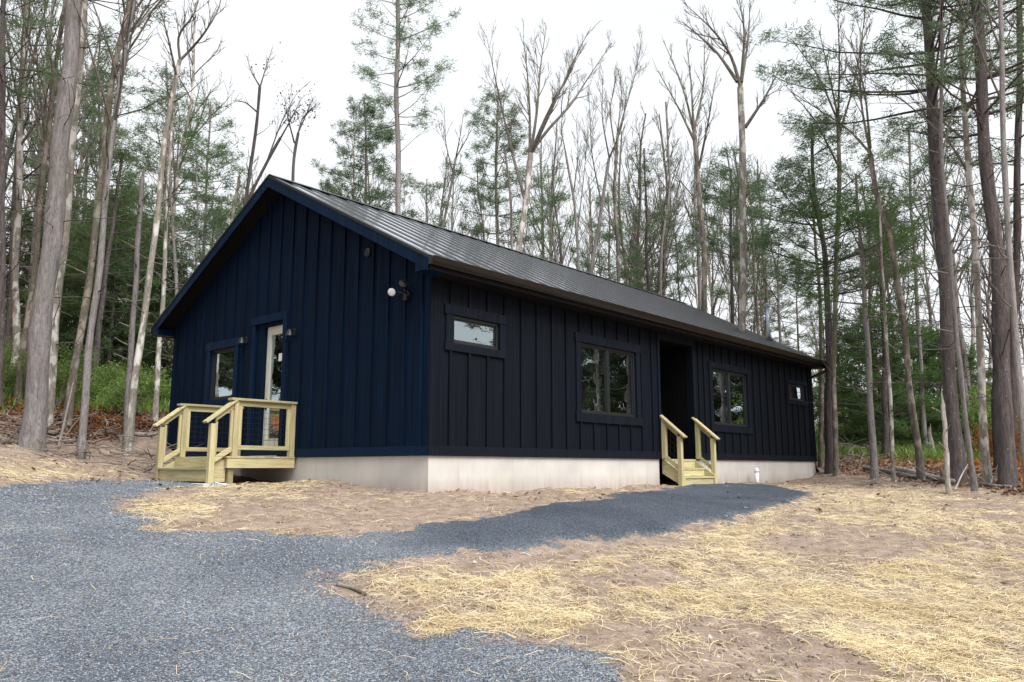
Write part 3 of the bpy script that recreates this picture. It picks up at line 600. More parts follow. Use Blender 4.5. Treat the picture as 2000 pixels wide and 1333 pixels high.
def railing(v):
    post(-.13, v, -.003, .885); post(XO+.085, v, -.003, .885)
    va, vb = v+.025, v+.064
    m_ = MB(); m_.box(XO+.02, -.035, v-.028, v+PW+.028, .886, .924); P(m_, 'handrail', M['wood_x'], .005)
    a, b = XO+.085+PW+.001, -.131
    m_ = MB(); m_.box(a, b, va, vb, .80, .885); P(m_, 'top_rail', M['wood_x'], .003)
    m_ = MB(); m_.box(a, b, va, vb, .10, .17); P(m_, 'bottom_rail', M['wood_x'], .003)
    m_ = MB(); m_.box(a, a+.06, va, vb, .171, .799); P(m_, 'stile', M['wood_z'], .002)
    m_ = MB(); m_.box(b-.06, b, va, vb, .171, .799); P(m_, 'stile', M['wood_z'], .002)
    m_ = MB(); x = a+.06
    y = (va+vb)/2; n1 = 8; n2 = 7
    for k in range(1, n1): xx_ = a+.06+(b-.12-a)*k/n1; m_.tube([(xx_, y, .165), (xx_, y, .805)], .0024, 5, False)
    for k in range(1, n2): zz_ = .17+.63*k/n2; m_.tube([(a+.055, y+.004, zz_), (b-.055, y+.004, zz_)], .0024, 5, False)
    P(m_, 'wire_panel', M['frame'], 0)
    # sloped stair rail
    bx = -1.555
    post(bx, v, -.42, .50)
    p0 = Vector((XO+.12, v+PW/2, .895)); p1 = Vector((-1.64, v+PW/2, .515))
    m_ = MB(); m_.beam(p0, p1, PW+.05, .036, (0,1,0)); P(m_, 'sloped_handrail', M['wood_x'], .004)
    dz = (p0.z-p1.z)/(p0.x-p1.x); 
    def sz(x, off): return p1.z+dz*(x-p1.x)+off
    m_ = MB(); xa, xb = bx+PW, XO+.084
    for off0, off1, z_ in ((-.11,-.02,0),): m_.hexa([(xa,va,sz(xa,-.11)),(xb,va,sz(xb,-.11)),(xb,vb,sz(xb,-.11)),(xa,vb,sz(xa,-.11)),(xa,va,sz(xa,-.02)),(xb,va,sz(xb,-.02)),(xb,vb,sz(xb,-.02)),(xa,vb,sz(xa,-.02))])
    P(m_, 'sloped_rail', M['wood_x'], .003)
    m_ = MB(); m_.hexa([(xa,va,-.11),(xb,va,.07),(xb,vb,.07),(xa,vb,-.11),(xa,va,-.02),(xb,va,.16),(xb,vb,.16),(xa,vb,-.02)]); P(m_, 'sloped_rail', M['wood_x'], .003)
    m_ = MB(); m_.box(xa, xa+.035, va+.002, vb-.002, -.0, sz(xa,-.11)); m_.box(xb-.045, xb, va+.002, vb-.002, .12, sz(xb-.045,-.10)); P(m_, 'stile', M['wood_z'], .002)
    sx = v+PW+.001 if v < 4 else v-.04
    m_ = MB(); c0, c1 = sx, sx+.038
    m_.hexa([(-1.53,c0,-.41),(XO+.03,c0,-.41),(XO+.03,c1,-.41),(-1.53,c1,-.41),(-1.53,c0,-.22),(XO+.03,c0,-.035),(XO+.03,c1,-.035),(-1.53,c1,-.22)]); P(m_, 'stringer', M['wood_x'], .004)
railing(V0+.004); railing(V1-PW-.004)
a, b = V0+.14, V1-.14
m_ = MB(); m_.box(XO-.30, XO+.0, V0+.095, V1-.095, -.218, -.186); P(m_, 'stair_tread', M['wood_y'], .004)
m_ = MB(); m_.box(XO-.275, XO-.245, a, b, -.40, -.219); P(m_, 'riser', M['wood_y'], .003)
m_ = MB(); m_.box(XO-.03, XO+.0, a, b, -.185, -.034); P(m_, 'riser', M['wood_y'], .003)
for v0, wv in ((V0-.02,.40),(V1-.45,.55)):
    m_ = MB(); m_.box(XO-.38, XO+.02, v0, v0+wv, -.56, -.425); P(m_, 'paver_block', M['concrete'], .01)
m_ = MB()
for i, (dx, dy) in enumerate(((-.16,-.12),(.10,-.16),(-.05,-.2),(.2,-.08))): m_.tube([(-1.45,V0+.02,-.405),(-1.45+dx,V0+dy,-.46+.0*i)], .006, 5)
P(m_, 'loose_wire', M['galv'], 0)

# ------------------------------------------------------------------ front steps
steps = tag(empty('front_steps', (7.05, -.25, -.53)), 'small raw lumber steps with two sloping railings at the dark doorway', 'steps')
P = PP(steps); S0, S1 = 6.31, 7.79
for i, (yb, yf, z) in enumerate(((.02,-.045,-.012),(-.03,-.265,-.195),(-.25,-.475,-.365))):
    m_ = MB(); m_.box(S0+.10, S1-.10, yf, yb, z-.034, z); P(m_, 'stair_tread', M['wood_x'], .004)
for yf, z0, z1 in ((-.035,-.19,-.047),(-.25,-.36,-.23),(-.455,-.53,-.40)):
    m_ = MB(); m_.box(S0+.13, S1-.13, yf, yf+.022, z0+.001, z1-.001); P(m_, 'riser', M['wood_x'], .002)
for s in (S0+.09, S1-.128):
    m_ = MB(); m_.hexa([(s,-.48,-.58),(s+.038,-.48,-.58),(s+.038,.02,-.30),(s,.02,-.30),(s,-.48,-.34),(s+.038,-.48,-.34),(s+.038,.02,-.0),(s,.02,-.0)]); P(m_, 'stringer', M['wood_y'], .004)
for s in (S0, S1-PW):
    m_ = MB(); m_.box(s, s+PW, -.475, -.386, -.56, .435); P(m_, 'post', M['wood_z'], .005)
    m_ = MB(); m_.box(s, s+PW, -.125, -.036, -.003, .80); P(m_, 'post', M['wood_z'], .005)
    sxm = s+PW/2; p0 = Vector((sxm, .02, .885)); p1 = Vector((sxm, -.56, .405)); dz = (p0.z-p1.z)/(p0.y-p1.y)
    m_ = MB(); m_.beam(p0, p1, .135, .036, (1,0,0)); P(m_, 'sloped_handrail', M['wood_y'], .004)
    def sz(y, off): return p1.z+dz*(y-p1.y)+off
    ya, yb = -.386, -.126; ca, cb = s+.026, s+.064
    m_ = MB(); m_.hexa([(ca,ya,sz(ya,-.12)),(cb,ya,sz(ya,-.12)),(cb,yb,sz(yb,-.12)),(ca,yb,sz(yb,-.12)),(ca,ya,sz(ya,-.03)),(cb,ya,sz(ya,-.03)),(cb,yb,sz(yb,-.03)),(ca,yb,sz(yb,-.03))]); P(m_, 'sloped_rail', M['wood_y'], .002)
    m_ = MB(); m_.hexa([(ca,ya,-.24),(cb,ya,-.24),(cb,yb,-.03),(ca,yb,-.03),(ca,ya,-.15),(cb,ya,-.15),(cb,yb,.06),(ca,yb,.06)]); P(m_, 'sloped_rail', M['wood_y'], .002)
    m_ = MB()
    for k in range(1, 3): y_ = ya+(yb-ya)*k/3; m_.tube([(s+.045,y_,sz(y_,-.1)-.9+.1),(s+.045,y_,sz(y_,-.1))], .0022, 5, False)
    for k in range(1, 5): z_ = -.12+.6*k/5; m_.tube([(s+.045,ya,z_-.02),(s+.045,yb,z_+.18)], .0022, 5, False)
    P(m_, 'wire_panel', M['frame'], 0)
# white pipe by the wall
zb = float(gtop(np.array([10.3]), np.array([-.22]))[0])
pipe = MB(); pipe.tube([(0,0,-.15),(0,0,.24)], .050, 20); pipe.tube([(0,0,.235),(0,0,.262),(0,0,.30),(0,0,.325),(0,0,.335)], [.060,.060,.056,.035,.008], 20)
po = pipe.build('cleanout_pipe', M['white'], None, smooth=True); po.location = (10.28,-.22,zb); tag(po, 'short white capped pipe standing in the dirt against the foundation', 'pipe')
# ------------------------------------------------------------------ TREES
def tube_batch(PL, RL, sides):
    """PL list of (n,3) arrays with the same n; returns verts, quads"""
    P_ = np.stack(PL); Rr = np.stack(RL); B, n, _ = P_.shape
    T = np.gradient(P_, axis=1); T /= np.linalg.norm(T, axis=2, keepdims=True)+1e-9
    ax = P_[:,-1]-P_[:,0]; ax /= np.linalg.norm(ax, axis=1, keepdims=True)+1e-9
    ref = np.where(np.abs(ax[:,2:3]) < .8, np.array([[0,0,1.]]), np.array([[1.,0,0]]))[:,None,:]
    U = np.cross(T, ref); U /= np.linalg.norm(U, axis=2, keepdims=True)+1e-9; Vv = np.cross(T, U)
    a = np.arange(sides)*2*np.pi/sides
    ring = P_[:,:,None]+Rr[:,:,None,None]*(U[:,:,None]*np.cos(a)[None,None,:,None]+Vv[:,:,None]*np.sin(a)[None,None,:,None])
    V = ring.reshape(-1, 3); base = (np.arange(B)*n*sides)[:,None,None]; i = (np.arange(n-1)*sides)[None,:,None]; k = np.arange(sides)[None,None]; k2 = (k+1)%sides
    Q = np.stack(np.broadcast_arrays(base+i+k, base+i+k2, base+i+sides+k2, base+i+sides+k), -1).reshape(-1, 4)
    return V, Q
class Lines:
    def __init__(s): s.d = {}
    def add(s, P_, r, sides): s.d.setdefault((len(P_), sides), ([], []))[0].append(np.asarray(P_, float)); s.d[(len(P_), sides)][1].append(np.asarray(r, float))
    def mesh(s):
        Vs, Qs, o = [], [], 0
        for (n, sd_), (PL, RL) in s.d.items():
            V, Q = tube_batch(PL, RL, sd_); Vs.append(V); Qs.append(Q+o); o += len(V)
        return np.vstack(Vs), np.vstack(Qs)
def curve(rg, p0, d, length, n, wob, lift):
    P_ = [p0]; st = length/(n-1); d = d/np.linalg.norm(d)
    for i in range(n-1):
        d = d+rg.normal(0, wob, 3)+np.array([0,0,lift]); d /= np.linalg.norm(d); P_.append(P_[-1]+d*st)
    return np.array(P_)
def perp(rg, d, ang):
    r = rg.normal(0, 1, 3); r -= d*(r@d); r /= np.linalg.norm(r)+1e-9
    return d*math.cos(ang)+r*math.sin(ang)
def blades(rg, C_, k, ln, wd, flat=.5):
    """k thin triangles around every centre"""
    n = len(C_)*k; c = np.repeat(C_, k, 0); d = rg.normal(0, 1, (n, 3)); d[:,2] = d[:,2]*flat+.15; d /= np.linalg.norm(d, axis=1, keepdims=True)
    l_ = ln*rg.uniform(.6, 1.3, (n, 1)); sdv = np.cross(d, rg.normal(0, 1, (n, 3))); sdv /= np.linalg.norm(sdv, axis=1, keepdims=True)+1e-9
    b = c+rg.normal(0, ln*.35, (n, 3)); V = np.stack([b-sdv*wd/2, b+sdv*wd/2, b+d*l_], 1).reshape(-1, 3)
    return V, np.arange(n*3).reshape(-1, 3)
def leaves(rg, C_, size):
    n = len(C_); d = rg.normal(0, 1, (n, 3)); d /= np.linalg.norm(d, axis=1, keepdims=True); e = np.cross(d, rg.normal(0, 1, (n, 3))); e /= np.linalg.norm(e, axis=1, keepdims=True)+1e-9
    s = size*rg.uniform(.5, 1.2, (n, 1)); V = np.stack([C_-d*s/2, C_+e*s*.32, C_+d*s/2, C_-e*s*.32], 1).reshape(-1, 3)
    return V, np.arange(n*4).reshape(-1, 4)
def resample(pts, n):
    pts = np.asarray(pts, float); s = np.r_[0, np.cumsum(np.linalg.norm(np.diff(pts, axis=0), axis=1))]; t = np.linspace(0, s[-1], n)
    # smooth (catmull-like) by cubic-ish interpolation on each axis
    out_ = np.stack([np.interp(t, s, pts[:,k]) for k in range(3)], 1)
    for _ in range(2): out_[1:-1] = out_[1:-1]*.5+(out_[:-2]+out_[2:])*.25
    return out_
def twigs(rg, ln, P0, d, length, r, lvl, tips, wob=.10, lift=.06, minr=.0072, nch=(6,4,3), ang=(.45,.75), start=.25):
    n = {0:7, 1:6, 2:5, 3:4}[lvl]; C_ = curve(rg, P0, d, length, n, wob, lift); rr = np.linspace(r, max(minr*.45, r*.2), n)
    ln.add(C_, rr, {0:6, 1:5, 2:4, 3:3}[lvl])
    if lvl < 3 and length > .35:
        for k in range(nch[min(lvl, 2)]):
            t = start+(1-start)*(k+rg.uniform(0, .9))/nch[min(lvl, 2)]; i = min(int(t*(n-1)), n-2); f = t*(n-1)-i; p = C_[i]*(1-f)+C_[i+1]*f
            dd = C_[i+1]-C_[i]; dd /= np.linalg.norm(dd); dc = perp(rg, dd, rg.uniform(*ang)); dc[2] += .15
            twigs(rg, ln, p, dc, length*(1-t*.55)*(rg.uniform(.38, .62) if lvl < 2 else rg.uniform(.5, .85)), max(minr, rr[i]*.55), lvl+1, tips, wob, lift, minr, nch, ang, start)
    else: tips.append(C_[-1]); tips.append(C_[len(C_)//2])
def trunk_lines(ln, T, r0, r1, flare=1.5, sides=12):
    n = len(T); t = np.linspace(0, 1, n); rr = r0+(r1-r0)*t**.9; rr = rr*(1+(flare-1)*np.exp(-t*24)); rr = rr*(1+.05*np.sin(t*37+T[0,0]*9)+.035*np.sin(t*71+T[0,1]*5)); ln.add(T, rr, sides); return rr
def finish(name, ln, V0_, T0_, barkm, leafm, label, cat, group, base, extra=None):
    root = tag(empty(name, tuple(base)), label, cat, group)
    return root
def split_parts(root, trunk, limbs, fol, barkm, leafm, base, folname='foliage', quads=False):
    V, Q = trunk.mesh(); nmesh('trunk', V-base, Q, None, barkm, root, True)
    if limbs.d: V, Q = limbs.mesh(); nmesh('branches', V-base, Q, None, M['limb'] if barkm in (M['bark_pale'], M['bark_grey']) else barkm, root, True)
    if fol is not None and len(fol[0]):
        V, T = fol; nmesh(folname, V-base, T if quads else None, None if quads else T, leafm, root)
def along(T, t):
    i = min(int(t*(len(T)-1)), len(T)-2); f = t*(len(T)-1)-i; return T[i]*(1-f)+T[i+1]*f, (T[i+1]-T[i])/np.linalg.norm(T[i+1]-T[i])
def bare_tree(rg, T, r0, r1, zc, spread=.28, nl=12, minr=.0072, barkm='bark_grey', leafp=0, leafm='leaf_dull', up=.10, stubs=6, twn=(6,5,3), lsz=.09, ang0=(.35,.7)):
    """T trunk polyline in world space; zc fraction of the trunk where limbs begin"""
    tr = Lines(); lb = Lines(); tips = []; rr = trunk_lines(tr, T, r0, r1); H_ = np.linalg.norm(T[-1]-T[0])
    for k in range(nl):
        t = zc+(1-zc)*(k+rg.uniform(0, .8))/nl; p, d = along(T, t); r = r0+(r1-r0)*t
        twigs(rg, lb, p, perp(rg, d, rg.uniform(*ang0)), H_*spread*(1.12-t)*rg.uniform(.75, 1.25)/(1.12-zc)*1.0, max(minr*1.4, r*.5), 1 if H_ > 5 else 2, tips, .09, up, minr, (twn[0], twn[1], twn[2]), (.35,.7))
    for k in range(stubs):
        t = rg.uniform(.2, zc+.1); p, d = along(T, t); dd = perp(rg, d, rg.uniform(1.1, 1.6)); lb.add(curve(rg, p, dd, rg.uniform(.3, 1.6), 5, .12, .03), np.linspace(.018, .006, 5), 3)
    fol = None
    if leafp and tips:
        tp = np.array(tips); c = np.repeat(tp, 3, 0)+rg.normal(0, .18, (len(tp)*3, 3)); c = c[rg.random(len(c)) < leafp]; fol = leaves(rg, c, lsz)
    return tr, lb, fol
def pine_tree(rg, T, r0, r1, zc, spread, nw=16, per=4, nb=13, blen=.17, bw=.022, droop=.0, dens=1., gaps=.25, dead=10, top=1.0, minr=.0072):
    tr = Lines(); lb = Lines(); C_ = []; trunk_lines(tr, T, r0, r1, 1.35)
    for k in range(nw):
        t = zc+(top-zc)*(k+rg.uniform(-.3, .3))/nw; t = min(max(t, .03), .985); p, d = along(T, t); u = (t-zc)/(top-zc+1e-6)
        prof = spread*(1.0-u)**.65*(.55+.45*min(1, u*5+.25))+.25
        a0 = rg.uniform(0, 6.28)
        for j in range(per):
            if rg.random() < gaps: continue
            a = a0+j*6.283/per+rg.normal(0, .3); ln_ = prof*rg.uniform(.6, 1.25)
            dd = np.array([math.cos(a), math.sin(a), .12+.5*u-droop]); B_ = curve(rg, p, dd, ln_, 7, .07, .05-droop*.15); lb.add(B_, np.linspace(max(.011, min(.034, ln_*.011)), minr*.6, 7), 4)
            m_ = max(3, int(ln_*4.5*dens))
            sidev = np.cross(B_[-1]-B_[0], [0,0,1]); sidev /= np.linalg.norm(sidev)+1e-9; dv = (B_[-1]-B_[0])/ln_
            for q in range(m_):
                s = rg.uniform(.32, 1.04); q_, _d = along(B_, min(s, .999)); off = rg.uniform(-1, 1)*ln_*.30*(1.15-s)*1.6
                e = q_+sidev*off+dv*abs(off)*.6+np.array([0,0,rg.normal(.04, .05)+abs(off)*.05])
                if rg.random() < .55: lb.add(np.array([q_, (q_+e)/2+[0,0,.02], e]), np.array([minr*.9, minr*.6, minr*.4]), 3)
                for z_ in range(3): C_.append(e+rg.normal(0, 1, 3)*np.array([.14,.14,.06]))
    for k in range(dead):
        t = rg.uniform(min(.12, zc), zc+.05); p, d = along(T, t); a = rg.uniform(0, 6.28); q_ = curve(rg, p, np.array([math.cos(a), math.sin(a), rg.uniform(-.1,.3)]), rg.uniform(.5, 2.2), 6, .10, -.01)
        lb.add(q_, np.linspace(.014, .004, 6), 3)
        for z_ in range(3): pp, dd = along(q_, rg.uniform(.3, .9)); lb.add(curve(rg, pp, perp(rg, dd, .7), rg.uniform(.2, .7), 4, .15, 0), np.linspace(.008, .005, 4), 3)
    fol = blades(rg, np.array(C_), nb, blen, bw, .55)
    return tr, lb, fol
def px_trunk(path, D, w0, n=34, overrun=None, D1=None):
    """a trunk drawn through photo points at distance D, continued down into the ground and (if it left the frame) up"""
    m_ = len(path); W_ = [atD(x, y, D) for x, y in path]
    up = W_[-1]-W_[-2]; up /= np.linalg.norm(up)
    if overrun: W_.append(W_[-1]+(up*.6+np.array([0,0,.4]))*overrun)
    b = W_[0]; dn = (W_[0]-W_[1]); dn /= max(1e-6, -dn[2]) if dn[2] < 0 else 1
    for _ in range(3):
        g = float(gz(b[0], b[1])); dz = b[2]-g
        if dz > 0: b = b+np.array([dn[0]*.5, dn[1]*.5, -1])*dz if dn[2] < 0 else b-[0,0,dz]
    if b[2] < W_[0][2]-.05: W_.insert(0, b)
    W_[0] = W_[0]-np.array([0,0,.25]); T = resample(W_, n); r0 = w0/2*D/FPX; wv = np.linspace(0, 1, n); T[:,0] += r0*.13*np.sin(wv*23+T[0,0]*7)*(wv > .04); T[:,1] += r0*.13*np.sin(wv*19+T[0,1]*5)*(wv > .04)
    return T, r0
SEED = [100]
MARKS = []; PENDING = []
def hero(kind, path, D, w0, w1, label, group=None, overrun=None, cat='tree', barkm='bark_grey', leafm='needles', **kw):
    SEED[0] += 1; rg = np.random.default_rng(SEED[0]); T, r0 = px_trunk(path, D, w0, overrun=overrun); r1 = w1/2*D/FPX; base = T[0]+np.array([0,0,.25])
    name = {'bare':'bare_tree', 'pine':'pine_tree', 'snag':'dead_snag'}[kind]
    if kind == 'snag':
        tr = Lines(); trunk_lines(tr, T, r0, r1, 1.15, 10); lb = Lines()
        for k in range(kw.get('stubs', 5)): p, d = along(T, rg.uniform(.3, .95)); lb.add(curve(rg, p, perp(rg, d, 1.2), rg.uniform(.15, .5), 4, .1, 0), np.linspace(.02, .006, 4), 4)
        # splintered top
        for k in range(4): p = T[-1]+rg.normal(0, r1*.35, 3)*[1,1,0]; lb.add(np.array([p-[0,0,.25], p, p+[rg.normal(0,.02), rg.normal(0,.02), rg.uniform(.08,.35)]]), np.array([r1*.5, r1*.42, .004]), 5)
        fol = None
    elif kind == 'bare': tr, lb, fol = bare_tree(rg, T, r0, r1, barkm=barkm, **kw)
    else: tr, lb, fol = pine_tree(rg, T, r0, r1, **kw)
    root = tag(empty(name, tuple(base)), label, cat, group)
    split_parts(root, tr, lb, fol, M[barkm], M[leafm], base, quads=(kind == 'bare'))
    return root
def forked(path, forks, D, w0, wf, label, barkm='bark_grey', leafp=0, leafm='leaf_dull', minr=.0072, nl=12, spread=.34, stub=5, zc=.25, lsz=.09, group=None):
    """bare hardwood whose big limbs are drawn one by one"""
    SEED[0] += 1; rg = np.random.default_rng(SEED[0]); T, r0 = px_trunk(path, D, w0); base = T[0]+np.array([0,0,.25]); rt = wf/2*D/FPX
    tr = Lines(); lb = Lines(); tips = []; trunk_lines(tr, T, r0, rt*1.15)
    for f in forks:
        dep = 0; pts = []
        for i, (x, y) in enumerate(f): pts.append(atD(x, y, D+dep)); dep += rg.normal(0, .5)
        F_ = resample(pts, 12); rr = np.linspace(rt*.72, .007, 12); lb.add(F_, rr, 7); Lf = np.linalg.norm(F_[-1]-F_[0])
        for k in range(nl):
            t = zc+(1-zc)*(k+rg.uniform(0,.9))/nl; p, d = along(F_, t)
            twigs(rg, lb, p, perp(rg, d, rg.uniform(.3,.65)), Lf*spread*(1.15-t*.7)*rg.uniform(.6,1.2), max(minr*1.2, rr[int(t*11)]*.5), 1, tips, .07, .08, minr, (6,5,4), (.3,.7))
    for k in range(stub): p, d = along(T, rg.uniform(.3,.95)); lb.add(curve(rg, p, perp(rg, d, 1.2), rg.uniform(.3,1.2), 5, .12, .05), np.linspace(.015,.005,5), 3)
    fol = None
    if leafp: tp = np.array(tips); c = np.repeat(tp, 3, 0)+rg.normal(0, .18, (len(tp)*3, 3)); c = c[rg.random(len(c)) < leafp]; fol = leaves(rg, c, lsz)
    root = tag(empty('bare_tree', tuple(base)), label, 'tree', group); split_parts(root, tr, lb, fol, M[barkm], M[leafm], base, quads=True)
    return root

# ---- left edge group
hero('pine', [(66,822),(84,600),(100,480),(118,300),(136,110),(147,0)], 14.5, 42, 25, 'huge smooth grey trunk, thickest at the left, with furrowed base and dark limb scars', barkm='bark_grey', overrun=4, zc=.80, spread=2.2, nw=7, dead=12, nb=10)
hero('pine', [(95,785),(110,600),(128,430),(145,240),(160,60),(166,0)], 16.5, 19, 13, 'grey mottled trunk directly behind the huge smooth trunk', barkm='bark_pale', overrun=4, zc=.72, spread=2.2, nw=9, dead=14, nb=10)
hero('bare', [(135,785),(160,640),(175,540),(190,420),(203,273),(224,126),(250,20)], 16.5, 15, 9, 'mossy brown trunk leaning right beside a broken stick', barkm='bark_brown', overrun=3, zc=.62, spread=.30, nl=10, stubs=8)
hero('bare', [(162,835),(176,650),(192,556),(205,400),(216,290),(229,190),(248,84),(262,0)], 15.0, 15, 8, 'slim lavender-grey trunk standing in the rust needles at the yard edge', barkm='bark_grey', overrun=2, zc=.55, spread=.30, nl=11, stubs=8)
hero('pine', [(180,770),(192,660),(203,560),(226,400),(238,300)], 21, 13, 5, 'dark mossy trunk half hidden behind the slim lavender trunk', barkm='bark_dark', zc=.45, spread=1.5, nw=10, nb=10, leafm='hemlock')
hero('snag', [(247,838),(255,690),(265,560),(271,440),(279,346)], 16, 13, 9, 'tall broken-topped trunk left of the cabin eave', barkm='bark_grey', stubs=18)
forked([(253,835),(270,700),(290,556),(300,480),(311,390),(323,255),(336,190),(352,118)], [[(352,118),(375,95),(400,65),(428,20),(432,-10)],[(352,118),(345,70),(380,30),(392,-15)],[(345,150),(325,60),(310,10)]], 16, 15, 8, 'patchy white and brown trunk that forks high into two curved limbs', barkm='bark_pale', minr=.0072, stub=4)
hero('bare', [(303,800),(311,680),(319,575),(323,500),(325,400),(332,300),(338,200)], 19, 11, 5, 'pale peeling trunk beside the left end of the cabin eave', barkm='bark_pale', zc=.5, spread=.2, nl=10, stubs=10)
hero('pine', [(345,560),(335,400),(330,280),(325,120)], 24, 10, 3, 'feathery pine behind the forked white trunk left of the cabin', zc=.35, spread=2.3, nw=12, nb=12, gaps=.2, dens=.8)
hero('pine', [(398,500),(402,400),(406,300),(412,200)], 27, 9, 3, 'narrow green pine just over the left roof slope', zc=.42, spread=1.9, nw=12, nb=14, leafm='needles_b', gaps=.15)
hero('bare', [(384,520),(386,400),(382,280)], 25, 6, 3, 'thin bare stem in front of the narrow green pine', zc=.4, spread=.12, nl=8)
hero('snag', [(453,440),(458,400),(466,346)], 22, 13, 5, 'short pointed broken snag rising over the left roof slope', barkm='bark_brown', stubs=6)
forked([(478,400),(490,330),(500,250),(508,170)], [[(508,170),(520,130),(532,95)],[(508,170),(490,140),(482,110)],[(503,220),(480,200),(455,197)]], 24, 9, 5, 'small dark hardwood with a forked tip left of the roof peak', barkm='bark_dark', leafp=.10, nl=6, minr=.0072)
forked([(488,380),(520,320),(548,270)], [[(548,270),(565,240),(590,190)],[(520,320),(545,250),(560,215),(585,175)]], 26, 8, 5, 'leaning dark hardwood with curled dead leaves above the roof peak', barkm='bark_dark', leafp=.35, nl=8)
forked([(572,360),(575,300),(582,260)], [[(582,260),(600,220),(612,190)],[(575,280),(562,230),(556,190)],[(580,270),(590,230),(622,200)]], 26, 9, 5, 'leafy-twigged hardwood standing right of the roof peak', barkm='bark_dark', leafp=.40, nl=8)
# dense left edge
hero('bare', [(28,745),(32,640),(30,540),(36,400),(40,250),(48,100)], 20, 15, 8, 'birch-like trunk with white peeling bark near the left frame edge', barkm='bark_pale', zc=.5, spread=.25, nl=12, overrun=4)
hero('bare', [(38,745),(52,640),(64,556),(74,460),(88,300),(105,160),(125,20)], 18.5, 12, 7, 'dark brown trunk leaning right, left of the huge smooth trunk', barkm='bark_brown', zc=.45, spread=.28, nl=13, overrun=3)
hero('pine', [(2,700),(4,520),(4,300),(6,0)], 17, 14, 9, 'dark trunk cut by the left edge of the view', barkm='bark_dark', zc=.55, spread=2.2, nw=10, overrun=4, nb=10)
hero('pine', [(18,640),(26,480),(32,320),(44,150),(50,0)], 23, 14, 8, 'twiggy pine with drooping needles at the upper left', barkm='bark_dark', zc=.25, spread=3.0, nw=18, overrun=4, nb=10, dens=.8)
hero('bare', [(60,560),(72,380),(88,200),(100,40)], 26, 10, 5, 'slender grey tree behind the left trunks, leaning right', zc=.35, spread=.30, nl=14, overrun=3)
# ---- over the roof
hero('pine', [(714,420),(716,330),(713,250),(712,196)], 31, 13, 3, 'rounded pine with broad green tiers right of the roof peak', zc=.50, spread=2.5, nw=12, per=5, nb=20, gaps=.12, dens=1.25, dead=6)
hero('pine', [(778,440),(779,330),(775,235),(771,190),(779,120),(778,50),(776,0)], 27, 14, 8, 'tallest pine over the roof with bent trunk and high green crown', overrun=2.5, zc=.60, spread=2.6, nw=14, per=4, nb=13, gaps=.3, barkm='bark_grey', leafm='needles', dead=7)
forked([(860,470),(878,380),(890,310)], [[(890,310),(900,260),(905,225)],[(885,340),(870,280),(868,210)],[(890,310),(912,270),(925,245)]], 30, 7, 4, 'thin-limbed bare tree between the tall pine and the bushy pine', barkm='bark_grey', nl=6)
hero('pine', [(836,450),(834,400),(833,350)], 33, 7, 2, 'short sparse pine low above the roof, right of the tall pine', zc=.5, spread=1.5, nw=8, nb=14, gaps=.25)
hero('pine', [(973,500),(970,400),(968,300),(975,175)], 30, 12, 4, 'bushy pine left of the wide-forked hardwood', zc=.55, spread=2.3, nw=12, per=5, nb=18, gaps=.15, leafm='needles')
forked([(1012,510),(1016,450),(1030,380),(1037,300)], [[(1037,300),(1060,260),(1110,215),(1150,150),(1195,85)],[(1037,300),(1065,230),(1100,165),(1140,90)],[(1035,310),(1050,215),(1055,130),(1068,50)],[(1035,320),(1035,220),(1030,140),(1022,70)],[(1025,390),(1000,300),(975,190),(950,70)],[(1037,300),(1075,220),(1120,120),(1150,60)]], 25, 16, 10, 'wide-forked bare hardwood whose limbs fan out over the middle of the roof', barkm='bark_pale', minr=.0072, nl=14, spread=.27)
hero('bare', [(1000,500),(1000,420),(992,340),(984,280)], 26, 9, 4, 'leaning stem joined at the foot of the wide-forked hardwood', zc=.5, spread=.2, nl=6)
hero('pine', [(1078,540),(1077,450),(1072,360),(1070,322)], 34, 7, 2, 'small pine with short tiers above the middle of the roof', zc=.5, spread=1.6, nw=10, nb=14, gaps=.2)
forked([(1130,540),(1128,470),(1120,380),(1105,300)], [[(1105,300),(1095,250),(1100,215)],[(1120,380),(1130,300),(1125,235)],[(1128,450),(1140,350),(1150,240)]], 32, 7, 4, 'slender multi-stemmed bare tree above the middle of the roof')
forked([(1150,560),(1165,470),(1175,400),(1190,310)], [[(1190,310),(1175,230),(1178,140)],[(1190,310),(1215,250),(1225,170)],[(1175,400),(1155,300),(1150,180)]], 29, 10, 5, 'bare hardwood with upright limbs left of the tall curving hardwood', minr=.0072)
forked([(1210,590),(1206,480),(1200,390),(1205,270)], [[(1205,270),(1225,200),(1245,130),(1255,60)],[(1203,300),(1190,220),(1205,140)],[(1205,270),(1215,180),(1210,150)]], 28, 9, 5, 'tall curving bare hardwood whose longest limb sweeps up to the right', minr=.0072, barkm='bark_brown')
hero('pine', [(1195,600),(1190,520),(1190,430),(1188,375)], 33, 9, 3, 'pine with mid-green tiers behind the curving hardwood', zc=.42, spread=2.1, nw=11, nb=16, gaps=.2)
hero('pine', [(1270,610),(1263,500),(1262,400),(1258,290)], 31, 10, 3, 'dark-stemmed pine with sparse green tiers right of the curving hardwood', barkm='bark_dark', zc=.5, spread=2.3, nw=11, nb=13, gaps=.38)
hero('bare', [(1290,600),(1292,480),(1310,360),(1300,200)], 30, 7, 4, 'thin bare tree leaning against the pine tiers above the roof', zc=.4, spread=.22, nl=12)
forked([(1376,640),(1376,520),(1368,400),(1355,260)], [[(1355,260),(1340,190),(1310,110),(1295,80)],[(1355,260),(1375,170),(1376,60)],[(1358,280),(1325,210),(1280,130)],[(1365,330),(1385,230),(1400,140)],[(1355,260),(1350,160),(1340,80)]], 25, 14, 8, 'mossy bare hardwood with a fine fan crown left of the tallest straight trunk', barkm='bark_brown', minr=.0072, spread=.25)
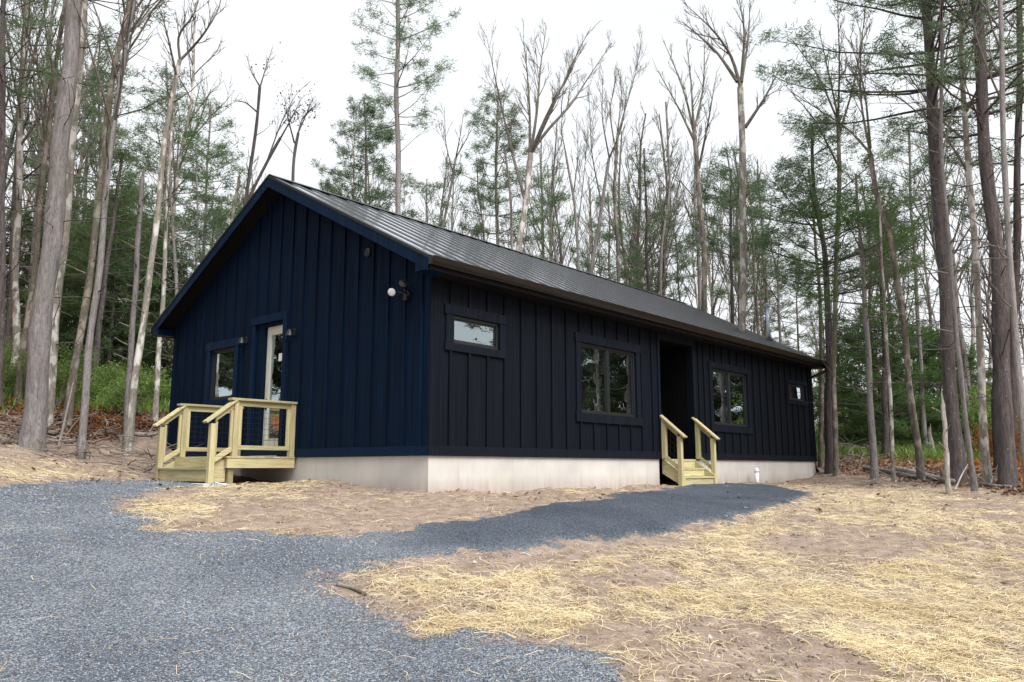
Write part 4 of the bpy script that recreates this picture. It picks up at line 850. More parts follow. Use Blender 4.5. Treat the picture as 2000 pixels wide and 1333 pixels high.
forked([(1450,660),(1452,480),(1450,300),(1446,170)], [[(1446,170),(1430,110),(1395,60),(1340,10)],[(1446,170),(1462,80),(1465,0)],[(1448,160),(1455,60),(1440,-20)],[(1440,160),(1400,100),(1330,40)],[(1455,250),(1495,190),(1525,130)]], 22, 15, 11, 'tallest straight pale trunk over the right half of the roof, forking near the top', barkm='bark_pale', minr=.0072)
hero('pine', [(1432,660),(1428,520),(1427,400),(1428,330)], 27, 10, 4, 'dark pine with flat green top just left of the tallest straight trunk', barkm='bark_dark', zc=.68, spread=2.3, nw=6, per=5, nb=18, gaps=.15)
hero('bare', [(1482,670),(1475,560),(1466,370)], 26, 7, 4, 'slim straight reddish stem right of the tallest straight trunk', barkm='bark_brown', zc=.55, spread=.06, nl=6, stubs=14)
forked([(1525,690),(1521,600),(1518,530)], [[(1518,530),(1505,480),(1497,455)],[(1518,530),(1522,480),(1518,450)],[(1521,590),(1495,550),(1485,525)]], 27, 7, 4, 'small bare tree with brush-like top above the right end of the roof')
# ---- right group
hero('pine', [(1622,905),(1620,760),(1618,600),(1612,500),(1590,380),(1585,245)], 22, 21, 5, 'dark-trunked pine with broad blue-green crown right of the roof end', barkm='bark_dark', zc=.50, spread=3.1, nw=15, per=5, nb=15, gaps=.34, dead=8)
hero('pine', [(1603,900),(1605,700),(1600,560),(1590,440),(1580,330)], 23, 10, 4, 'mossy secondary stem beside the dark-trunked pine', barkm='bark_brown', zc=.6, spread=2.0, nw=7, nb=13, gaps=.35)
forked([(1628,700),(1634,500),(1640,330),(1637,230)], [[(1637,230),(1620,150),(1600,60)],[(1637,230),(1640,120),(1635,-10)],[(1638,240),(1600,150),(1545,75)],[(1640,330),(1590,230),(1545,180)],[(1640,260),(1670,160),(1690,30)]], 21.5, 10, 7, 'tall bare crown of fine twigs rising behind the blue-green pine', barkm='bark_brown', minr=.0072, spread=.24)
hero('pine', [(1706,912),(1700,780),(1688,560),(1676,420),(1672,340)], 20, 15, 5, 'straight grey-brown pine with bright green lower tiers', barkm='bark_grey', leafm='needles_b', zc=.52, spread=1.9, nw=10, nb=14, gaps=.32)
forked([(1798,925),(1788,840),(1772,720),(1762,600),(1740,470),(1715,400),(1700,300)], [[(1700,300),(1680,200),(1680,100),(1690,20)],[(1700,300),(1655,250),(1600,215),(1545,180)],[(1700,290),(1690,180),(1660,70)]], 18.5, 14, 8, 'curved blotchy trunk with orange lichen bending left as it rises', barkm='bark_brown', minr=.0072)
hero('bare', [(1745,928),(1742,840),(1738,760),(1730,640),(1722,500),(1718,380)], 18.5, 8, 4, 'thin pale trunk with a dark knot standing behind the fallen logs', barkm='bark_pale', zc=.55, spread=.18, nl=9, stubs=10)
hero('pine', [(1728,900),(1728,700),(1722,560),(1715,430)], 24, 14, 5, 'dark mossy trunk behind the thin pale trunk', barkm='bark_dark', zc=.5, spread=1.9, nw=10, nb=12)
hero('pine', [(1870,930),(1860,800),(1847,600),(1832,400),(1820,200),(1808,0)], 17.5, 28, 15, 'big dark purple-brown pine trunk, second largest at the right', barkm='bark_dark', overrun=4, zc=.55, spread=4.0, nw=20, per=5, nb=12, gaps=.42, dead=16, dens=.95)
hero('bare', [(1902,938),(1885,820),(1866,640),(1855,480),(1835,280),(1842,100),(1838,0)], 15.5, 10, 6, 'slender leaning grey trunk crossing in front of the big dark pine', barkm='bark_grey', overrun=3, zc=.5, spread=.22, nl=12, stubs=12)
hero('bare', [(1928,935),(1918,800),(1912,640),(1908,500),(1890,330),(1880,150),(1878,20)], 16.5, 15, 8, 'blotchy grey trunk with pink bark patches near the right edge', barkm='bark_pale', overrun=3, zc=.5, spread=.25, nl=12, leafp=.05, leafm='leaf_rust')
hero('pine', [(1968,938),(1962,780),(1955,600),(1940,430),(1918,230),(1908,0)], 16, 31, 17, 'largest dark pine trunk close to the right edge', barkm='bark_dark', overrun=4, zc=.5, spread=4.2, nw=20, per=5, nb=11, gaps=.5, dead=22)
hero('bare', [(2003,900),(1992,760),(1980,600),(1966,430),(1960,300),(1958,120)], 14.5, 14, 8, 'pale lilac trunk cut by the right edge of the view', barkm='bark_grey', overrun=4, zc=.6, spread=.2, nl=10)
hero('bare', [(1948,930),(1945,780),(1943,600),(1938,420)], 19, 18, 7, 'very dark mossy trunk in the shade left of the largest pine', barkm='bark_dark', zc=.35, spread=.25, nl=12)
hero('snag', [(1851,938),(1848,880),(1842,790)], 15.3, 11, 8, 'short bleached white snag with split top at the yard edge', barkm='bark_snag', stubs=3)
hero('snag', [(1825,885),(1817,850)], 24, 6, 5, 'small crooked pale snag in the green beyond the white snag', barkm='bark_snag', stubs=3)
hero('pine', [(1975,760),(1985,500),(1990,200),(1992,0)], 22, 16, 10, 'shaggy pine filling the upper right corner', barkm='bark_dark', overrun=3, zc=.42, spread=3.6, nw=17, per=5, nb=11, gaps=.45)
hero('pine', [(1800,760),(1790,560),(1778,380),(1775,250)], 26, 10, 4, 'pine with drooping mid tiers between the curved trunk and the big dark pine', zc=.55, spread=2.4, nw=11, nb=13, gaps=.3)

# ---- filler trees, each its own object, copied from a few sources
def src_tree(kind, seed, H_, r0):
    rg = np.random.default_rng(seed); T = resample(np.cumsum(np.vstack([[0,0,0]]+[[rg.normal(0,.16), rg.normal(0,.16), H_/8] for _ in range(8)]), 0), 22)
    if kind == 'bare': return bare_tree(rg, T, r0, .03, .42, spread=.30, nl=16, minr=.010, stubs=9, twn=(6,4,3))
    if kind == 'hem': return pine_tree(rg, T, r0, .03, .06, spread=3.2, nw=24, per=6, nb=14, blen=.24, bw=.05, gaps=.05, dens=1.3, droop=.1, minr=.013)
    return pine_tree(rg, T, r0, .03, .42, spread=2.3, nw=13, nb=11, blen=.2, bw=.03, minr=.013)
variants = {}
def copy_thing(root, loc, rot, sc, label, group):
    r = root.copy(); col.objects.link(r); r.location = loc; r.rotation_euler = (0, 0, rot); r.scale = (sc, sc, sc); r['label'] = label; r['group'] = group
    for ch in root.children: c = ch.copy(); col.objects.link(c); c.parent = r
    return r
def place_filler(key, p, rot, sc, label, group):
    loc = (p[0], p[1], float(gz(p[0], p[1]))-.1)
    if key not in variants:
        kind, seed = key; tr, lb, fol = src_tree(kind, seed*11+5, 13.5, .12)
        root = tag(empty({'bare':'bare_tree','pine':'pine_tree','hem':'evergreen_tree'}[kind], loc), label, 'tree', group); root.rotation_euler = (0,0,rot); root.scale = (sc,)*3
        split_parts(root, tr, lb, fol, M[['bark_grey','bark_brown','bark_dark','bark_pale'][seed % 4]], M['needles'], np.zeros(3), quads=(kind == 'bare')); variants[key] = root
    else: root = copy_thing(variants[key], loc, rot, sc, label, group)
    return root
fr_ = random.Random(21)
def inhouse(p): return -2.5 < p[0] < L+2 and -3 < p[1] < W+3.5
def fill(n, x0, x1, D0, D1, pb, s0, s1, lb, lp, group):
    for i in range(n):
        for _ in range(20):
            px = fr_.uniform(x0, x1); D = math.sqrt(fr_.uniform(D0*D0, D1*D1)); p = atD(px, 800, D)
            if not inhouse(p): break
        k = 'bare' if fr_.random() < pb else 'pine'
        o = place_filler((k, fr_.randrange(5)), p, fr_.uniform(0, 6.28), fr_.uniform(s0, s1), '', group); PENDING.append((o, px, lb if k == 'bare' else lp))
fill(21, -80, 300, 21, 46, .88, .8, 1.3, 'far bare tree', 'far pine', 'background trees left of the cabin')
fill(9, 300, 500, 32, 50, .75, .65, .9, 'far bare tree', 'far pine', 'background trees behind the left roof slope')
fill(12, 620, 1040, 36, 55, .85, .7, 1.0, 'far bare tree', 'far pine', 'distant trees over the near roof')
fill(36, 1040, 1520, 30, 54, .97, .85, 1.3, 'far bare tree', 'far pine', 'distant trees over the far roof')
fill(8, 1480, 1660, 40, 60, .85, .5, .8, 'far bare tree', 'far pine', 'distant trees past the cabin end')
fill(20, 1650, 2080, 24, 52, .95, .75, 1.2, 'far bare tree', 'far pine', 'background trees right of the cabin')
k_ = 0
for (x, y, kind, sc) in [(17,-18,'bare',1.1),(11,-20,'bare',1.3),(22,-12.5,'hem',.95),(25,-10.5,'hem',.9),(27,-14,'hem',1.0),
    (27,-8.5,'hem',.85),(24,-20,'pine',1.2),(8,-24,'pine',1.2),(3,-26,'bare',1.2),(-4,-28,'pine',1.3),(-10,-30,'bare',1.2),(-16,-26,'pine',1.2),(-22,-20,'pine',1.3),(-25,-12,'bare',1.2),(-24,-4,'pine',1.3),(-22,3,'pine',1.2),(-20,9,'hem',.9),(-16,12,'hem',1.0),(-18,16,'pine',1.2),
    (-11,17,'hem',.9),(-13,22,'hem',1.1),(-6,18.5,'hem',.8),(-8.5,21,'hem',.8),(-10,27,'pine',1.2),(28,-22,'hem',1.0)]:
    o = place_filler((kind, k_ % (5 if kind != 'hem' else 2)), (x, y), k_*1.7, sc, 'woodland tree round the yard, showing only as a dark reflection in the cabin windows', 'trees reflected in the windows'); k_ += 1
# ---- far woods: countless thin stems and brush beyond the individual trees
def far_woods():
    rg = np.random.default_rng(5); ln = Lines(); C_ = []
    for i in range(300):
        a = rg.uniform(-38, 38); D = rg.uniform(52, 95); px = 1000-FPX*math.tan(R(a)); p = atD(px, 800, D); z = float(gz(p[0], p[1])); dens = 1 if (px < 420 or px > 1560) else .0
        if px > 420 and px < 1560 and rg.random() < .75: continue
        H_ = rg.uniform(3.5, 8.5) if dens else rg.uniform(4, 9); b = np.array([p[0], p[1], z-.2]); T = curve(rg, b, np.array([rg.normal(0,.05), rg.normal(0,.05), 1]), H_, 6, .03, .02); ln.add(T, np.linspace(.09, .02, 6), 4)
        for k in range(12):
            q, d = along(T, rg.uniform(.25, .98)); B_ = curve(rg, q, perp(rg, d, rg.uniform(.4,.9)), rg.uniform(.8, 2.4), 4, .12, .1); ln.add(B_, np.linspace(.03, .014, 4), 3)
            for j in range(3): q2, d2 = along(B_, rg.uniform(.2,.95)); ln.add(curve(rg, q2, perp(rg, d2, .6), rg.uniform(.3,1.1), 3, .1, .1), np.linspace(.018,.012,3), 3)
        if rg.random() < .15:
            for k in range(60): q, d = along(T, rg.uniform(.2, 1)); C_.append(q+rg.normal(0, 1, 3)*[1.1,1.1,.3])
    V, Q = ln.mesh(); root = nmesh('far_woods', V, Q, None, M['twig'], None); tag(root, 'far-off mass of leafless brush and thin stems behind the nearer trees', 'woods', kind='stuff')
    V, T = blades(rg, np.array(C_), 10, .4, .09, .6); f = nmesh('far_foliage', V, None, T, M['hemlock'], root); f['kind'] = 'stuff'
far_woods()

# ---- understorey shrubs and young evergreens
def bush_mesh(seed, h, r, n, mat, leafsz=.055, needle=False):
    rg = np.random.default_rng(seed); ln = Lines(); tips = []
    for k in range(9):
        a = rg.uniform(0, 6.28); d = np.array([math.cos(a)*.5, math.sin(a)*.5, 1.]); twigs(rg, ln, np.array([rg.normal(0,.06), rg.normal(0,.06), -.05]), d, h*rg.uniform(.6,1.05), .012, 1, tips, .10, .03, .004, (5,4,3), (.4,.9))
    tp = np.array(tips); k = max(1, n//len(tp)); c = np.repeat(tp, k, 0); c = c+rg.normal(0, 1, c.shape)*[.16*r,.16*r,.10*r]
    c[:,:2] *= r/ max(.3, np.percentile(np.hypot(c[:,0], c[:,1]), 90))
    c = c[c[:,2] > .03]
    V, Q = ln.mesh(); fol = leaves(rg, c, leafsz); return (V, Q), fol
bv = []
def bush(px, D, sc, vi, label, mat, group=None):
    p = atD(px, 800, D); z = float(gz(p[0], p[1])); 
    while len(bv) <= vi: k = len(bv); bv.append(bush_mesh(300+k, [1.1,1.5,.9,1.3][k%4], [.7,.8,.9,.6][k%4], 5200, None))
    (V, Q), (FV, FQ) = bv[vi]; root = tag(empty('shrub', (p[0], p[1], z)), label, 'shrub', group); root.rotation_euler = (0,0,px*.37); root.scale = (sc,)*3
    if group: PENDING.append((root, px, 'green shrub'))
    if ('s', vi) not in variants: a = nmesh('stems', V, Q, None, M['twig'], root); variants[('s', vi)] = a.data
    else: a = bpy.data.objects.new('stems', variants[('s', vi)]); col.objects.link(a); a.parent = root
    if ('f', vi, mat) not in variants: a = nmesh('foliage', FV, FQ, None, M[mat], root); variants[('f', vi, mat)] = a.data
    else: a = bpy.data.objects.new('foliage', variants[('f', vi, mat)]); col.objects.link(a); a.parent = root
for i in range(28):
    D = fr_.uniform(18.5, 31); px = fr_.uniform(-40, 330); bush(px, D, fr_.uniform(.55, 1.1), i % 4, 'leafy green shrub in the undergrowth left of the cabin', 'leaf_green', 'green shrubs left of the cabin')
for i in range(24):
    D = fr_.uniform(24, 40); px = fr_.uniform(1600, 2060); bush(px, D, fr_.uniform(.8, 1.7), i % 4, 'leafy green shrub in the undergrowth right of the cabin', 'leaf_green', 'green shrubs right of the cabin')
for px, D, sc, lab in ((1940,19.5,.85,'rusty-leaved sapling beside the largest dark pine'),(435,24,1.6,'orange-leaved sapling over the left roof slope'),):
    bush(px, D, sc, 1, lab, 'leaf_rust')
def young(px, D, h, spread, label, leafm='hemlock', seed=1, group=None, nb=16):
    rg = np.random.default_rng(seed); p = atD(px, 800, D); z = float(gz(p[0], p[1])); base = np.array([p[0], p[1], z]); T = resample([base-[0,0,.2], base+[0,0,h*.5], base+[rg.normal(0,.1),rg.normal(0,.1),h]], 16)
    tr, lb, fol = pine_tree(rg, T, .02+h*.009, .012, .10, spread, nw=int(9+h*1.6), per=5, nb=nb, blen=.13, bw=.03, droop=.12, dens=1.3, gaps=.08, dead=2)
    root = tag(empty('evergreen_tree', tuple(base)), label, 'evergreen tree', group); PENDING.append((root, px, 'dark hemlock' if leafm == 'hemlock' else 'young pine')); split_parts(root, tr, lb, fol, M['bark_dark'], M[leafm], base)
for i, (px, D, h, s) in enumerate([(130,25,5.5,1.9),(205,24,6.2,2.1),(165,29,7,2.4),(250,27,6,2.2),(300,26,4.8,1.9),(90,30,7,2.4),(10,28,6,2.1),(225,33,8,2.6)]):
    young(px, D, h, s, 'dark hemlock filling the shade between the left trunks', 'hemlock', 40+i, 'hemlocks left of the cabin')
for i, (px, D, h, s) in enumerate([(1720,27,4.8,2.4),(1790,30,4.6,2.6),(1840,31,4.4,2.6),(1668,30,4.2,2.0)]):
    young(px, D, h, s, 'young spreading green pine under the trunks right of the cabin', 'needles_b', 60+i, 'young pines right of the cabin')

# ------------------------------------------------------------------ ground litter of every kind
def fan_points(rg, n, D0, D1, a0=-36, a1=36, pw=1.):
    D = D0*(D1/D0)**(rg.random(n)**pw); px = rg.uniform(-60, 2060, n); k = (px-1000)/FPX
    x = CAM[0]+D*FH[0]/1+D*k*RT[0]; y = CAM[1]+D*FH[1]+D*k*RT[1]; return x, y, D
def clear(x, y):
    return ~(((x > -.02) & (x < L+.05) & (y > -.02) & (y < W+.05)) | ((x > -1.5) & (x < 0) & (y > V0) & (y < V1)) | ((x > S0) & (x < S1) & (y > -.5) & (y < .1)))
def strands(name, rg, x, y, ln, wd, mat, lift, label, cat, curl=.35, flatz=.12, kind='stuff'):
    n = len(x); a = rg.uniform(0, 2*np.pi, n); L_ = ln*rg.uniform(.5, 1.5, n); c = rg.normal(0, curl, n); z0 = gtop(x, y)
    P_ = []; h = rg.uniform(0, 1, n)**2*lift; tilt = rg.normal(0, flatz, n)
    for j, t in enumerate((-.5, -.17, .17, .5)):
        aa = a+c*t; xx = x+np.cos(aa)*L_*t; yy = y+np.sin(aa)*L_*t
        P_.append(np.stack([xx, yy, gz(xx, yy)+(z0-gz(x, y))+.004+h+tilt*L_*t+.012*(1-4*t*t)*rg.random(n)], 1))
    sd_ = np.stack([-np.sin(a), np.cos(a), rg.normal(0, .5, n)], 1); sd_ /= np.linalg.norm(sd_, axis=1, keepdims=True); w_ = (wd*rg.uniform(.6, 1.4, n))[:,None]/2
    V = np.stack([q for p in P_ for q in (p-sd_*w_, p+sd_*w_)], 1).reshape(-1, 3); b = np.arange(n)[:,None]*8
    Q = np.concatenate([b+np.array([[0,1,3,2]]), b+np.array([[2,3,5,4]]), b+np.array([[4,5,7,6]])], 1).reshape(-1, 4)
    return tag(nmesh(name, V, Q, None, M[mat]), label, cat, kind=kind)
rg = np.random.default_rng(77)
x, y, D = fan_points(rg, 860000, 3.6, 24); g, s, l, d = masks(x, y)
pr = np.clip((s-.28)*1.1, 0, .62)*np.clip(.8+.8*bumps(x*1.2+4, y*1.2, 3.3), .15, 1.5)*np.clip(3.2/D, .2, .40)+.010*(1-l)*(1-.955*g)+.05*s
k = (rg.random(len(x)) < pr) & clear(x, y); x, y, D = x[k], y[k], D[k]
strands('straw', rg, x, y, .12, .0026+.0003*np.maximum(D-6, 0), 'straw', .02, 'loose pale yellow straw scattered over the bare yard soil', 'straw')
def pebbles():
    rg = np.random.default_rng(78); x, y, D = fan_points(rg, 120000, 3.4, 15); g, s, l, d = masks(x, y)
    k = (rg.random(len(x)) < np.clip(g*.75+.012+.5*(g > .01)*(g < .6), 0, 1)) & clear(x, y); x, y, D = x[k], y[k], D[k]; n = len(x)
    O = np.array([[1,0,0],[0,1,0],[-1,0,0],[0,-1,0],[0,0,1],[0,0,-1]], float); F_ = np.array([[0,1,4],[1,2,4],[2,3,4],[3,0,4],[1,0,5],[2,1,5],[3,2,5],[0,3,5]])
    s_ = (.0052*rg.uniform(.6,1.9,n))[:,None,None]*np.clip(D/6, .8, 1.6)[:,None,None]*rg.uniform(.6, 1.3, (n,6,1)); a = rg.uniform(0, 6.28, n); V = O[None]*s_; V[:,:,2] *= .7
    X = V[:,:,0]*np.cos(a)[:,None]-V[:,:,1]*np.sin(a)[:,None]; Y = V[:,:,0]*np.sin(a)[:,None]+V[:,:,1]*np.cos(a)[:,None]
    V = np.stack([X+x[:,None], Y+y[:,None], V[:,:,2]+(gtop(x, y)+.002)[:,None]], -1).reshape(-1, 3); T = (np.arange(n)[:,None,None]*6+F_[None]).reshape(-1, 3)
    m, nn, b = nodes('crushed_stone'); geo = nn.nodes.new('ShaderNodeNewGeometry')
    nn.links.new(ramp(nn, geo.outputs['Random Per Island'], [(0, (.06,.07,.09)), (.5, (.15,.175,.215)), (.88, (.33,.37,.43)), (.96, (.30,.24,.19))]), b.inputs['Base Color']); b.inputs['Roughness'].default_value = .8
    tag(nmesh('gravel_stones', V, None, T, m), 'loose blue-grey crushed stone on the driveway and path', 'gravel', kind='stuff')
pebbles()
def scatter_leaves(name, n, D0, D1, sel, size, mat, label, cat, seed, zoff=.02, band=None):
    rg = np.random.default_rng(seed); x, y, D = fan_points(rg, n, D0, D1); g, s, l, d = masks(x, y); pxx = 1000+FPX*(((x-CAM[0])*RT[0]+(y-CAM[1])*RT[1])/D); k = (rg.random(n) < sel(g, s, l, d)*(1 if band is None else (pxx > band[0])*(pxx < band[1]))) & clear(x, y); x, y = x[k], y[k]
    C_ = np.stack([x, y, gtop(x, y)+rg.uniform(.003, zoff, len(x))], 1); n = len(x); a = rg.uniform(0, 6.28, n); t = rg.normal(0, .35, (n, 1))
    d_ = np.stack([np.cos(a), np.sin(a), rg.normal(0,.35,n)], 1); e = np.stack([-np.sin(a), np.cos(a), rg.normal(0,.35,n)], 1); s_ = size*rg.uniform(.5,1.3,(n,1))
    V = np.stack([C_-d_*s_*.5, C_+e*s_*.35, C_+d_*s_*.5, C_-e*s_*.35], 1).reshape(-1, 3); V[:,2] += .01
    tag(nmesh(name, V, np.arange(n*4).reshape(-1, 4), None, M[mat]), label, cat, kind='stuff')
scatter_leaves('leaf_litter', 150000, 11, 34, lambda g,s,l,d: l*(1-.93*d)+.010, .085, 'litter', 'brown fallen leaves strewn along the woods edge', 'leaf litter', 5)
scatter_leaves('rust_needles', 60000, 13, 34, lambda g,s,l,d: l*d*.85, .12, 'leaf_rust', 'rust orange dead needles and ferns carpeting the forest floor', 'leaf litter', 6, .10)
scatter_leaves('fern_litter', 60000, 14, 18.5, lambda g,s,l,d: sstep(.35,.8,l)*.4, .10, 'leaf_rust', 'bright rust patch of dead ferns at the foot of the left trunks', 'leaf litter', 8, .12, (135, 330))
def clods():
    rg = np.random.default_rng(80); x, y, D = fan_points(rg, 60000, 3.6, 22); g, s, l, d = masks(x, y)
    k = (rg.random(len(x)) < (1-g)*.35*np.clip(.6+bumps(x, y, 2.2), .1, 1.3)) & clear(x, y); x, y, D = x[k], y[k], D[k]; n = len(x)
    O = np.array([[1,0,0],[0,1,0],[-1,0,0],[0,-1,0],[0,0,1],[0,0,-1]], float); F_ = np.array([[0,1,4],[1,2,4],[2,3,4],[3,0,4],[1,0,5],[2,1,5],[3,2,5],[0,3,5]])
    s_ = (.007*rg.gamma(2., .6, n)+.003)[:,None,None]*rg.uniform(.55, 1.35, (n,6,1)); V = O[None]*s_; V[:,:,2] *= .6
    V = np.stack([V[:,:,0]+x[:,None], V[:,:,1]+y[:,None], V[:,:,2]+(gtop(x, y)+.001)[:,None]], -1).reshape(-1, 3); T = (np.arange(n)[:,None,None]*6+F_[None]).reshape(-1, 3)
    m, nn, b = nodes('soil_crumbs'); geo = nn.nodes.new('ShaderNodeNewGeometry')
    nn.links.new(ramp(nn, geo.outputs['Random Per Island'], [(0, (.12,.09,.075)), (.6, (.24,.185,.155)), (.92, (.36,.30,.26)), (1, (.45,.43,.42))]), b.inputs['Base Color']); b.inputs['Roughness'].default_value = .95
    tag(nmesh('soil_clods', V, None, T, m), 'small brown soil clods and stones on the bare dirt', 'soil', kind='stuff')
clods()
def grass():
    rg = np.random.default_rng(9); x, y, D = fan_points(rg, 260000, 14, 45); g, s, l, d = masks(x, y); px = 1000+FPX*(((x-CAM[0])*RT[0]+(y-CAM[1])*RT[1])/D)
    nb = bumps(x*.5, y*.5); wgt = l*d*np.where(px < 900, sstep(14.6, 16.5, D), sstep(21, 26, D))*np.clip(.85+nb, .2, 1)
    k = (rg.random(len(x)) < wgt) & clear(x, y) & ~((x > -.5)&(x < L+.5)&(y > 0)&(y < W+1)); x, y, D = x[k], y[k], D[k]; n = len(x); z = gtop(x, y)
    h = rg.uniform(.08, .38, n)*np.clip(D/22, .7, 1.4); a = rg.uniform(0, 6.28, n); d_ = np.stack([np.cos(a)*.5, np.sin(a)*.5, np.ones(n)], 1); e = np.stack([-np.sin(a), np.cos(a), np.zeros(n)], 1); b = np.stack([x, y, z], 1); w_ = (.02+.0008*D)[:,None]
    V = np.stack([b-e*w_*.3, b+e*w_*.3, b+d_*h[:,None]*.55+e*w_*.6, b+d_*h[:,None]*.55-e*w_*.6, ], 1); tip = b+d_*h[:,None]*[1,1,.9]
    V = np.concatenate([V, tip[:,None]], 1).reshape(-1, 3); o = np.arange(n)[:,None]*5
    tag(nmesh('undergrowth', V, o+np.array([[0,1,2,3]]), o+np.array([[3,2,4]]), M['leaf_green']), 'low green ferns and grass covering the forest floor', 'undergrowth', kind='stuff')
grass()
# fallen logs, branches and brush
def log_thing(name, pts, r, mat, label, cat='log', group=None, stubs=3, seed=0):
    rg = np.random.default_rng(seed); W_ = []
    for (px, py) in pts:
        h = hit(px, py); W_.append([h[0], h[1], float(gtop(np.array([h[0]]), np.array([h[1]]))[0])+r*.8])
    T = resample(W_, 10); base = T[0].copy(); ln = Lines(); rr = np.linspace(r, r*.55, 10)*rg.uniform(.9, 1.1, 10); ln.add(T, rr, 9)
    ln.add(np.array([T[0]-(T[1]-T[0])*.02, T[0]]), np.array([.001, rr[0]]), 9); ln.add(np.array([T[-1], T[-1]+(T[-1]-T[-2])*.1]), np.array([rr[-1], .001]), 9)
    for k in range(stubs): p, d = along(T, rg.uniform(.2,.9)); dd = perp(rg, d, .9); dd[2] = abs(dd[2]); ln.add(curve(rg, p, dd, rg.uniform(.2,.6), 4, .1, 0), np.linspace(r*.3, .004, 4), 4)
    V, Q = ln.mesh(); o = nmesh(name, V-base, Q, None, M[mat], None, True); o.location = base; tag(o, label, cat, group); return o
log_thing('fallen_log', [(1690,919),(1725,925),(1765,934),(1800,940)], .085, 'bark_grey', 'grey fallen log lying behind the other logs at the right woods edge', seed=1)
log_thing('fallen_log', [(1755,923),(1790,931),(1830,942),(1862,948)], .10, 'bark_snag', 'pale fallen log in front of the short white snag', seed=2)
log_thing('fallen_log', [(1916,949),(1945,953),(1975,955)], .05, 'bark_snag', 'short pale log lying at the right edge of the straw', seed=3)
log_thing('fallen_branch', [(1775,905),(1790,925),(1805,938)], .025, 'bark_snag', 'thin bleached branch leaning across the fallen logs', 'branch', seed=4)
log_thing('fallen_branch', [(60,863),(100,866),(150,862)], .04, 'bark_snag', 'pale branch lying along the brush at the left yard edge', 'branch', seed=5)
log_thing('fallen_branch', [(0,868),(30,870),(62,878)], .06, 'bark_brown', 'dark red-brown log at the far left yard edge', 'branch', seed=6)
log_thing('fallen_branch', [(175,856),(205,846),(235,852)], .04, 'bark_snag', 'bleached branch below the slim lavender trunk', 'branch', seed=7)
log_thing('fallen_branch', [(262,852),(290,856),(318,850)], .05, 'bark_snag', 'grey branch in the brush beside the porch steps', 'branch', seed=8)
log_thing('stick', [(660,1150),(690,1158),(715,1168)], .016, 'bark_brown', 'dark weathered stick on the gravel beside the straw', 'stick', stubs=0, seed=9)
def name_by_place():
    '''every background repeat gets a label of its own: its order between the two nearest nameable landmarks'''
    ords = ['first','second','third','fourth','fifth','sixth','seventh','eighth','ninth','tenth','eleventh','twelfth']+['%dth' % k for k in range(13, 60)]
    bins = {}
    for o, px, what in PENDING:
        a = [m for m in MARKS if m[0] <= px]; b = [m for m in MARKS if m[0] > px]
        key = (what, max(a)[1] if a else 'the left picture edge', min(b)[1] if b else 'the right picture edge'); bins.setdefault(key, []).append((px, o.name, o))
    for (what, a, b), L_ in bins.items():
        for i, (_, _n, o) in enumerate(sorted(L_)):
            o['label'] = (what+' between '+a+' and '+b) if len(L_) == 1 else '%s %s between %s and %s' % (ords[i], what, a, b)
def leaning_stick(p0, p1, D, r, label):
    a, b = atD(*p0, D), atD(*p1, D+.6); a[2] = float(gz(a[0], a[1])); o_ = Lines(); T = resample([a, (a+b)/2+[0,0,.04], b], 8); o_.add(T, np.linspace(r, r*.4, 8), 6)
    V, Q = o_.mesh(); o = nmesh('leaning_branch', V-a, Q, None, M['bark_snag'], None, True); o.location = a; tag(o, label, 'branch')
leaning_stick((120,812),(143,748), 15.3, .028, 'thin pale stick leaning against the mossy brown trunk')
leaning_stick((1862,928),(1892,905), 15.8, .022, 'bleached branch leaning against the foot of the big dark pine')
def brush(px0, px1, D0, D1, n, seed, label, hmax=.45):
    rg = np.random.default_rng(seed); ln = Lines(); c = atD((px0+px1)/2, 800, (D0+D1)/2); base = np.array([c[0], c[1], float(gz(c[0], c[1]))])
    for i in range(n):
        p = atD(rg.uniform(px0, px1), 800, rg.uniform(D0, D1)); z = float(gz(p[0], p[1])); a = rg.uniform(0, 6.28); L_ = rg.uniform(.3, 1.5)
        T = curve(rg, np.array([p[0], p[1], z+rg.uniform(.02, hmax*.6)]), np.array([math.cos(a), math.sin(a), rg.normal(.05, .25)]), L_, 6, .12, -.03); T[:,2] = np.maximum(T[:,2], gz(T[:,0], T[:,1])+.015); ln.add(T, np.linspace(rg.uniform(.005, .02), .003, 6), 5)
    V, Q = ln.mesh(); o = nmesh('brush_pile', V-base, Q, None, M['twig'], None, True); o.location = base; tag(o, label, 'brush')
brush(-20, 170, 14.2, 15.6, 45, 1, 'heap of sticks and roots along the left yard edge')
brush(170, 250, 14.0, 17.5, 38, 2, 'tangle of bleached branches between the lavender trunk and the broken-topped trunk', .7)
brush(255, 325, 14.2, 16.0, 30, 3, 'low pile of woody debris beside the porch rail')
brush(1600, 1690, 22.5, 27, 60, 4, 'tangle of fallen branches behind the cabin end', .9)
brush(1690, 1960, 17, 20, 60, 5, 'scattered fallen sticks behind the logs at the right', .25)
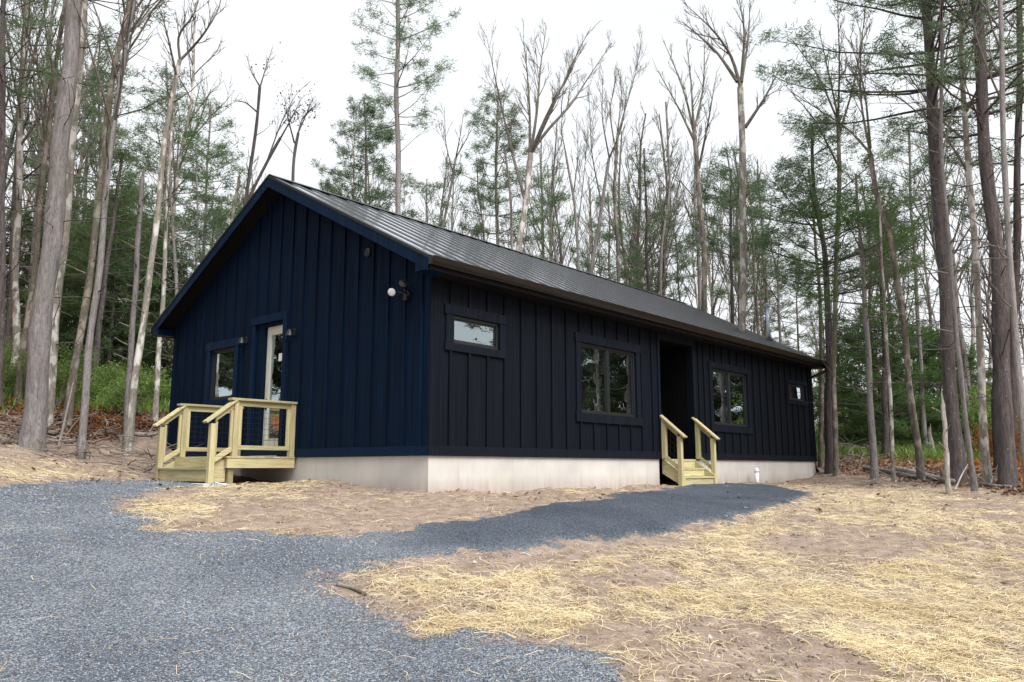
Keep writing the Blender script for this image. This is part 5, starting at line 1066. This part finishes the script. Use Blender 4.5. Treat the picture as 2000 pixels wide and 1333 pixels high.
# a few mossy rocks at the foot of the huge trunk
for i, (px, py, r_, lb_) in enumerate([(55,846,.20,'grey mossy rock at the foot of the huge smooth trunk'),(1875,927,.13,'pale green rock between the white snag and the big dark pine'),(97,850,.12,'small yellow-mossed rock right of the huge trunk base')]):
    h = hit(px, py); import bmesh
    bm = bmesh.new(); bmesh.ops.create_icosphere(bm, subdivisions=3, radius=r_); rr_ = random.Random(i)
    ph = [rr_.uniform(0, 6) for _ in range(6)]
    for v in bm.verts: f = 1+.18*math.sin(v.co.x/r_*2.1+ph[0])+.14*math.sin(v.co.y/r_*2.7+ph[1])+.12*math.sin(v.co.z/r_*3.3+ph[2]); v.co *= f; v.co.z *= .62
    me = bpy.data.meshes.new('rock'); bm.to_mesh(me); bm.free(); me.materials.append(M['bark_grey']); o = bpy.data.objects.new('rock', me); col.objects.link(o); o.location = (h[0], h[1], float(gz(h[0], h[1]))+r_*.25); tag(o, lb_, 'rock')
# ---- overhead cables
def cable(pts, r, label):
    W_ = [atD(x, y, D) for x, y, D in pts]; n = 30; T = []
    for k in range(n):
        t = k/(n-1); i = min(int(t*(len(W_)-1)), len(W_)-2); f = t*(len(W_)-1)-i; T.append(W_[i]*(1-f)+W_[i+1]*f-[0,0,.25*math.sin(math.pi*f)])
    T = np.array(T); ln = Lines(); ln.add(T, np.full(n, r), 6); V, Q = ln.mesh(); o = nmesh('power_line', V-T[0], Q, None, M['wire'], None, True); o.location = T[0]; tag(o, label, 'power line')
cable([(1572,655,21.5),(1800,668,19),(2080,690,16)], .011, 'pale service cable running from the roof mast to the right edge')
cable([(1440,606,34),(1760,622,32),(2100,628,30)], .014, 'upper of the two thin cables crossing behind the right trees')
cable([(1440,612,34.3),(1760,640,32.2),(2100,655,30)], .014, 'lower of the two thin cables crossing behind the right trees')

MARKS += [(66,'the huge trunk'),(160,'the lavender trunk'),(250,'the broken-topped trunk'),(325,'the left eave tip'),(528,'the roof peak'),(775,'the tallest roof pine'),(1015,'the wide-forked hardwood'),
  (1208,'the curving hardwood'),(1372,'the fan-crowned hardwood'),(1450,'the tallest straight trunk'),(1620,'the dark-trunked pine'),(1740,'the thin pale trunk'),(1790,'the curved trunk'),(1848,'the white snag'),(1915,'the pink-patched trunk'),(1965,'the largest dark pine')]
name_by_place()
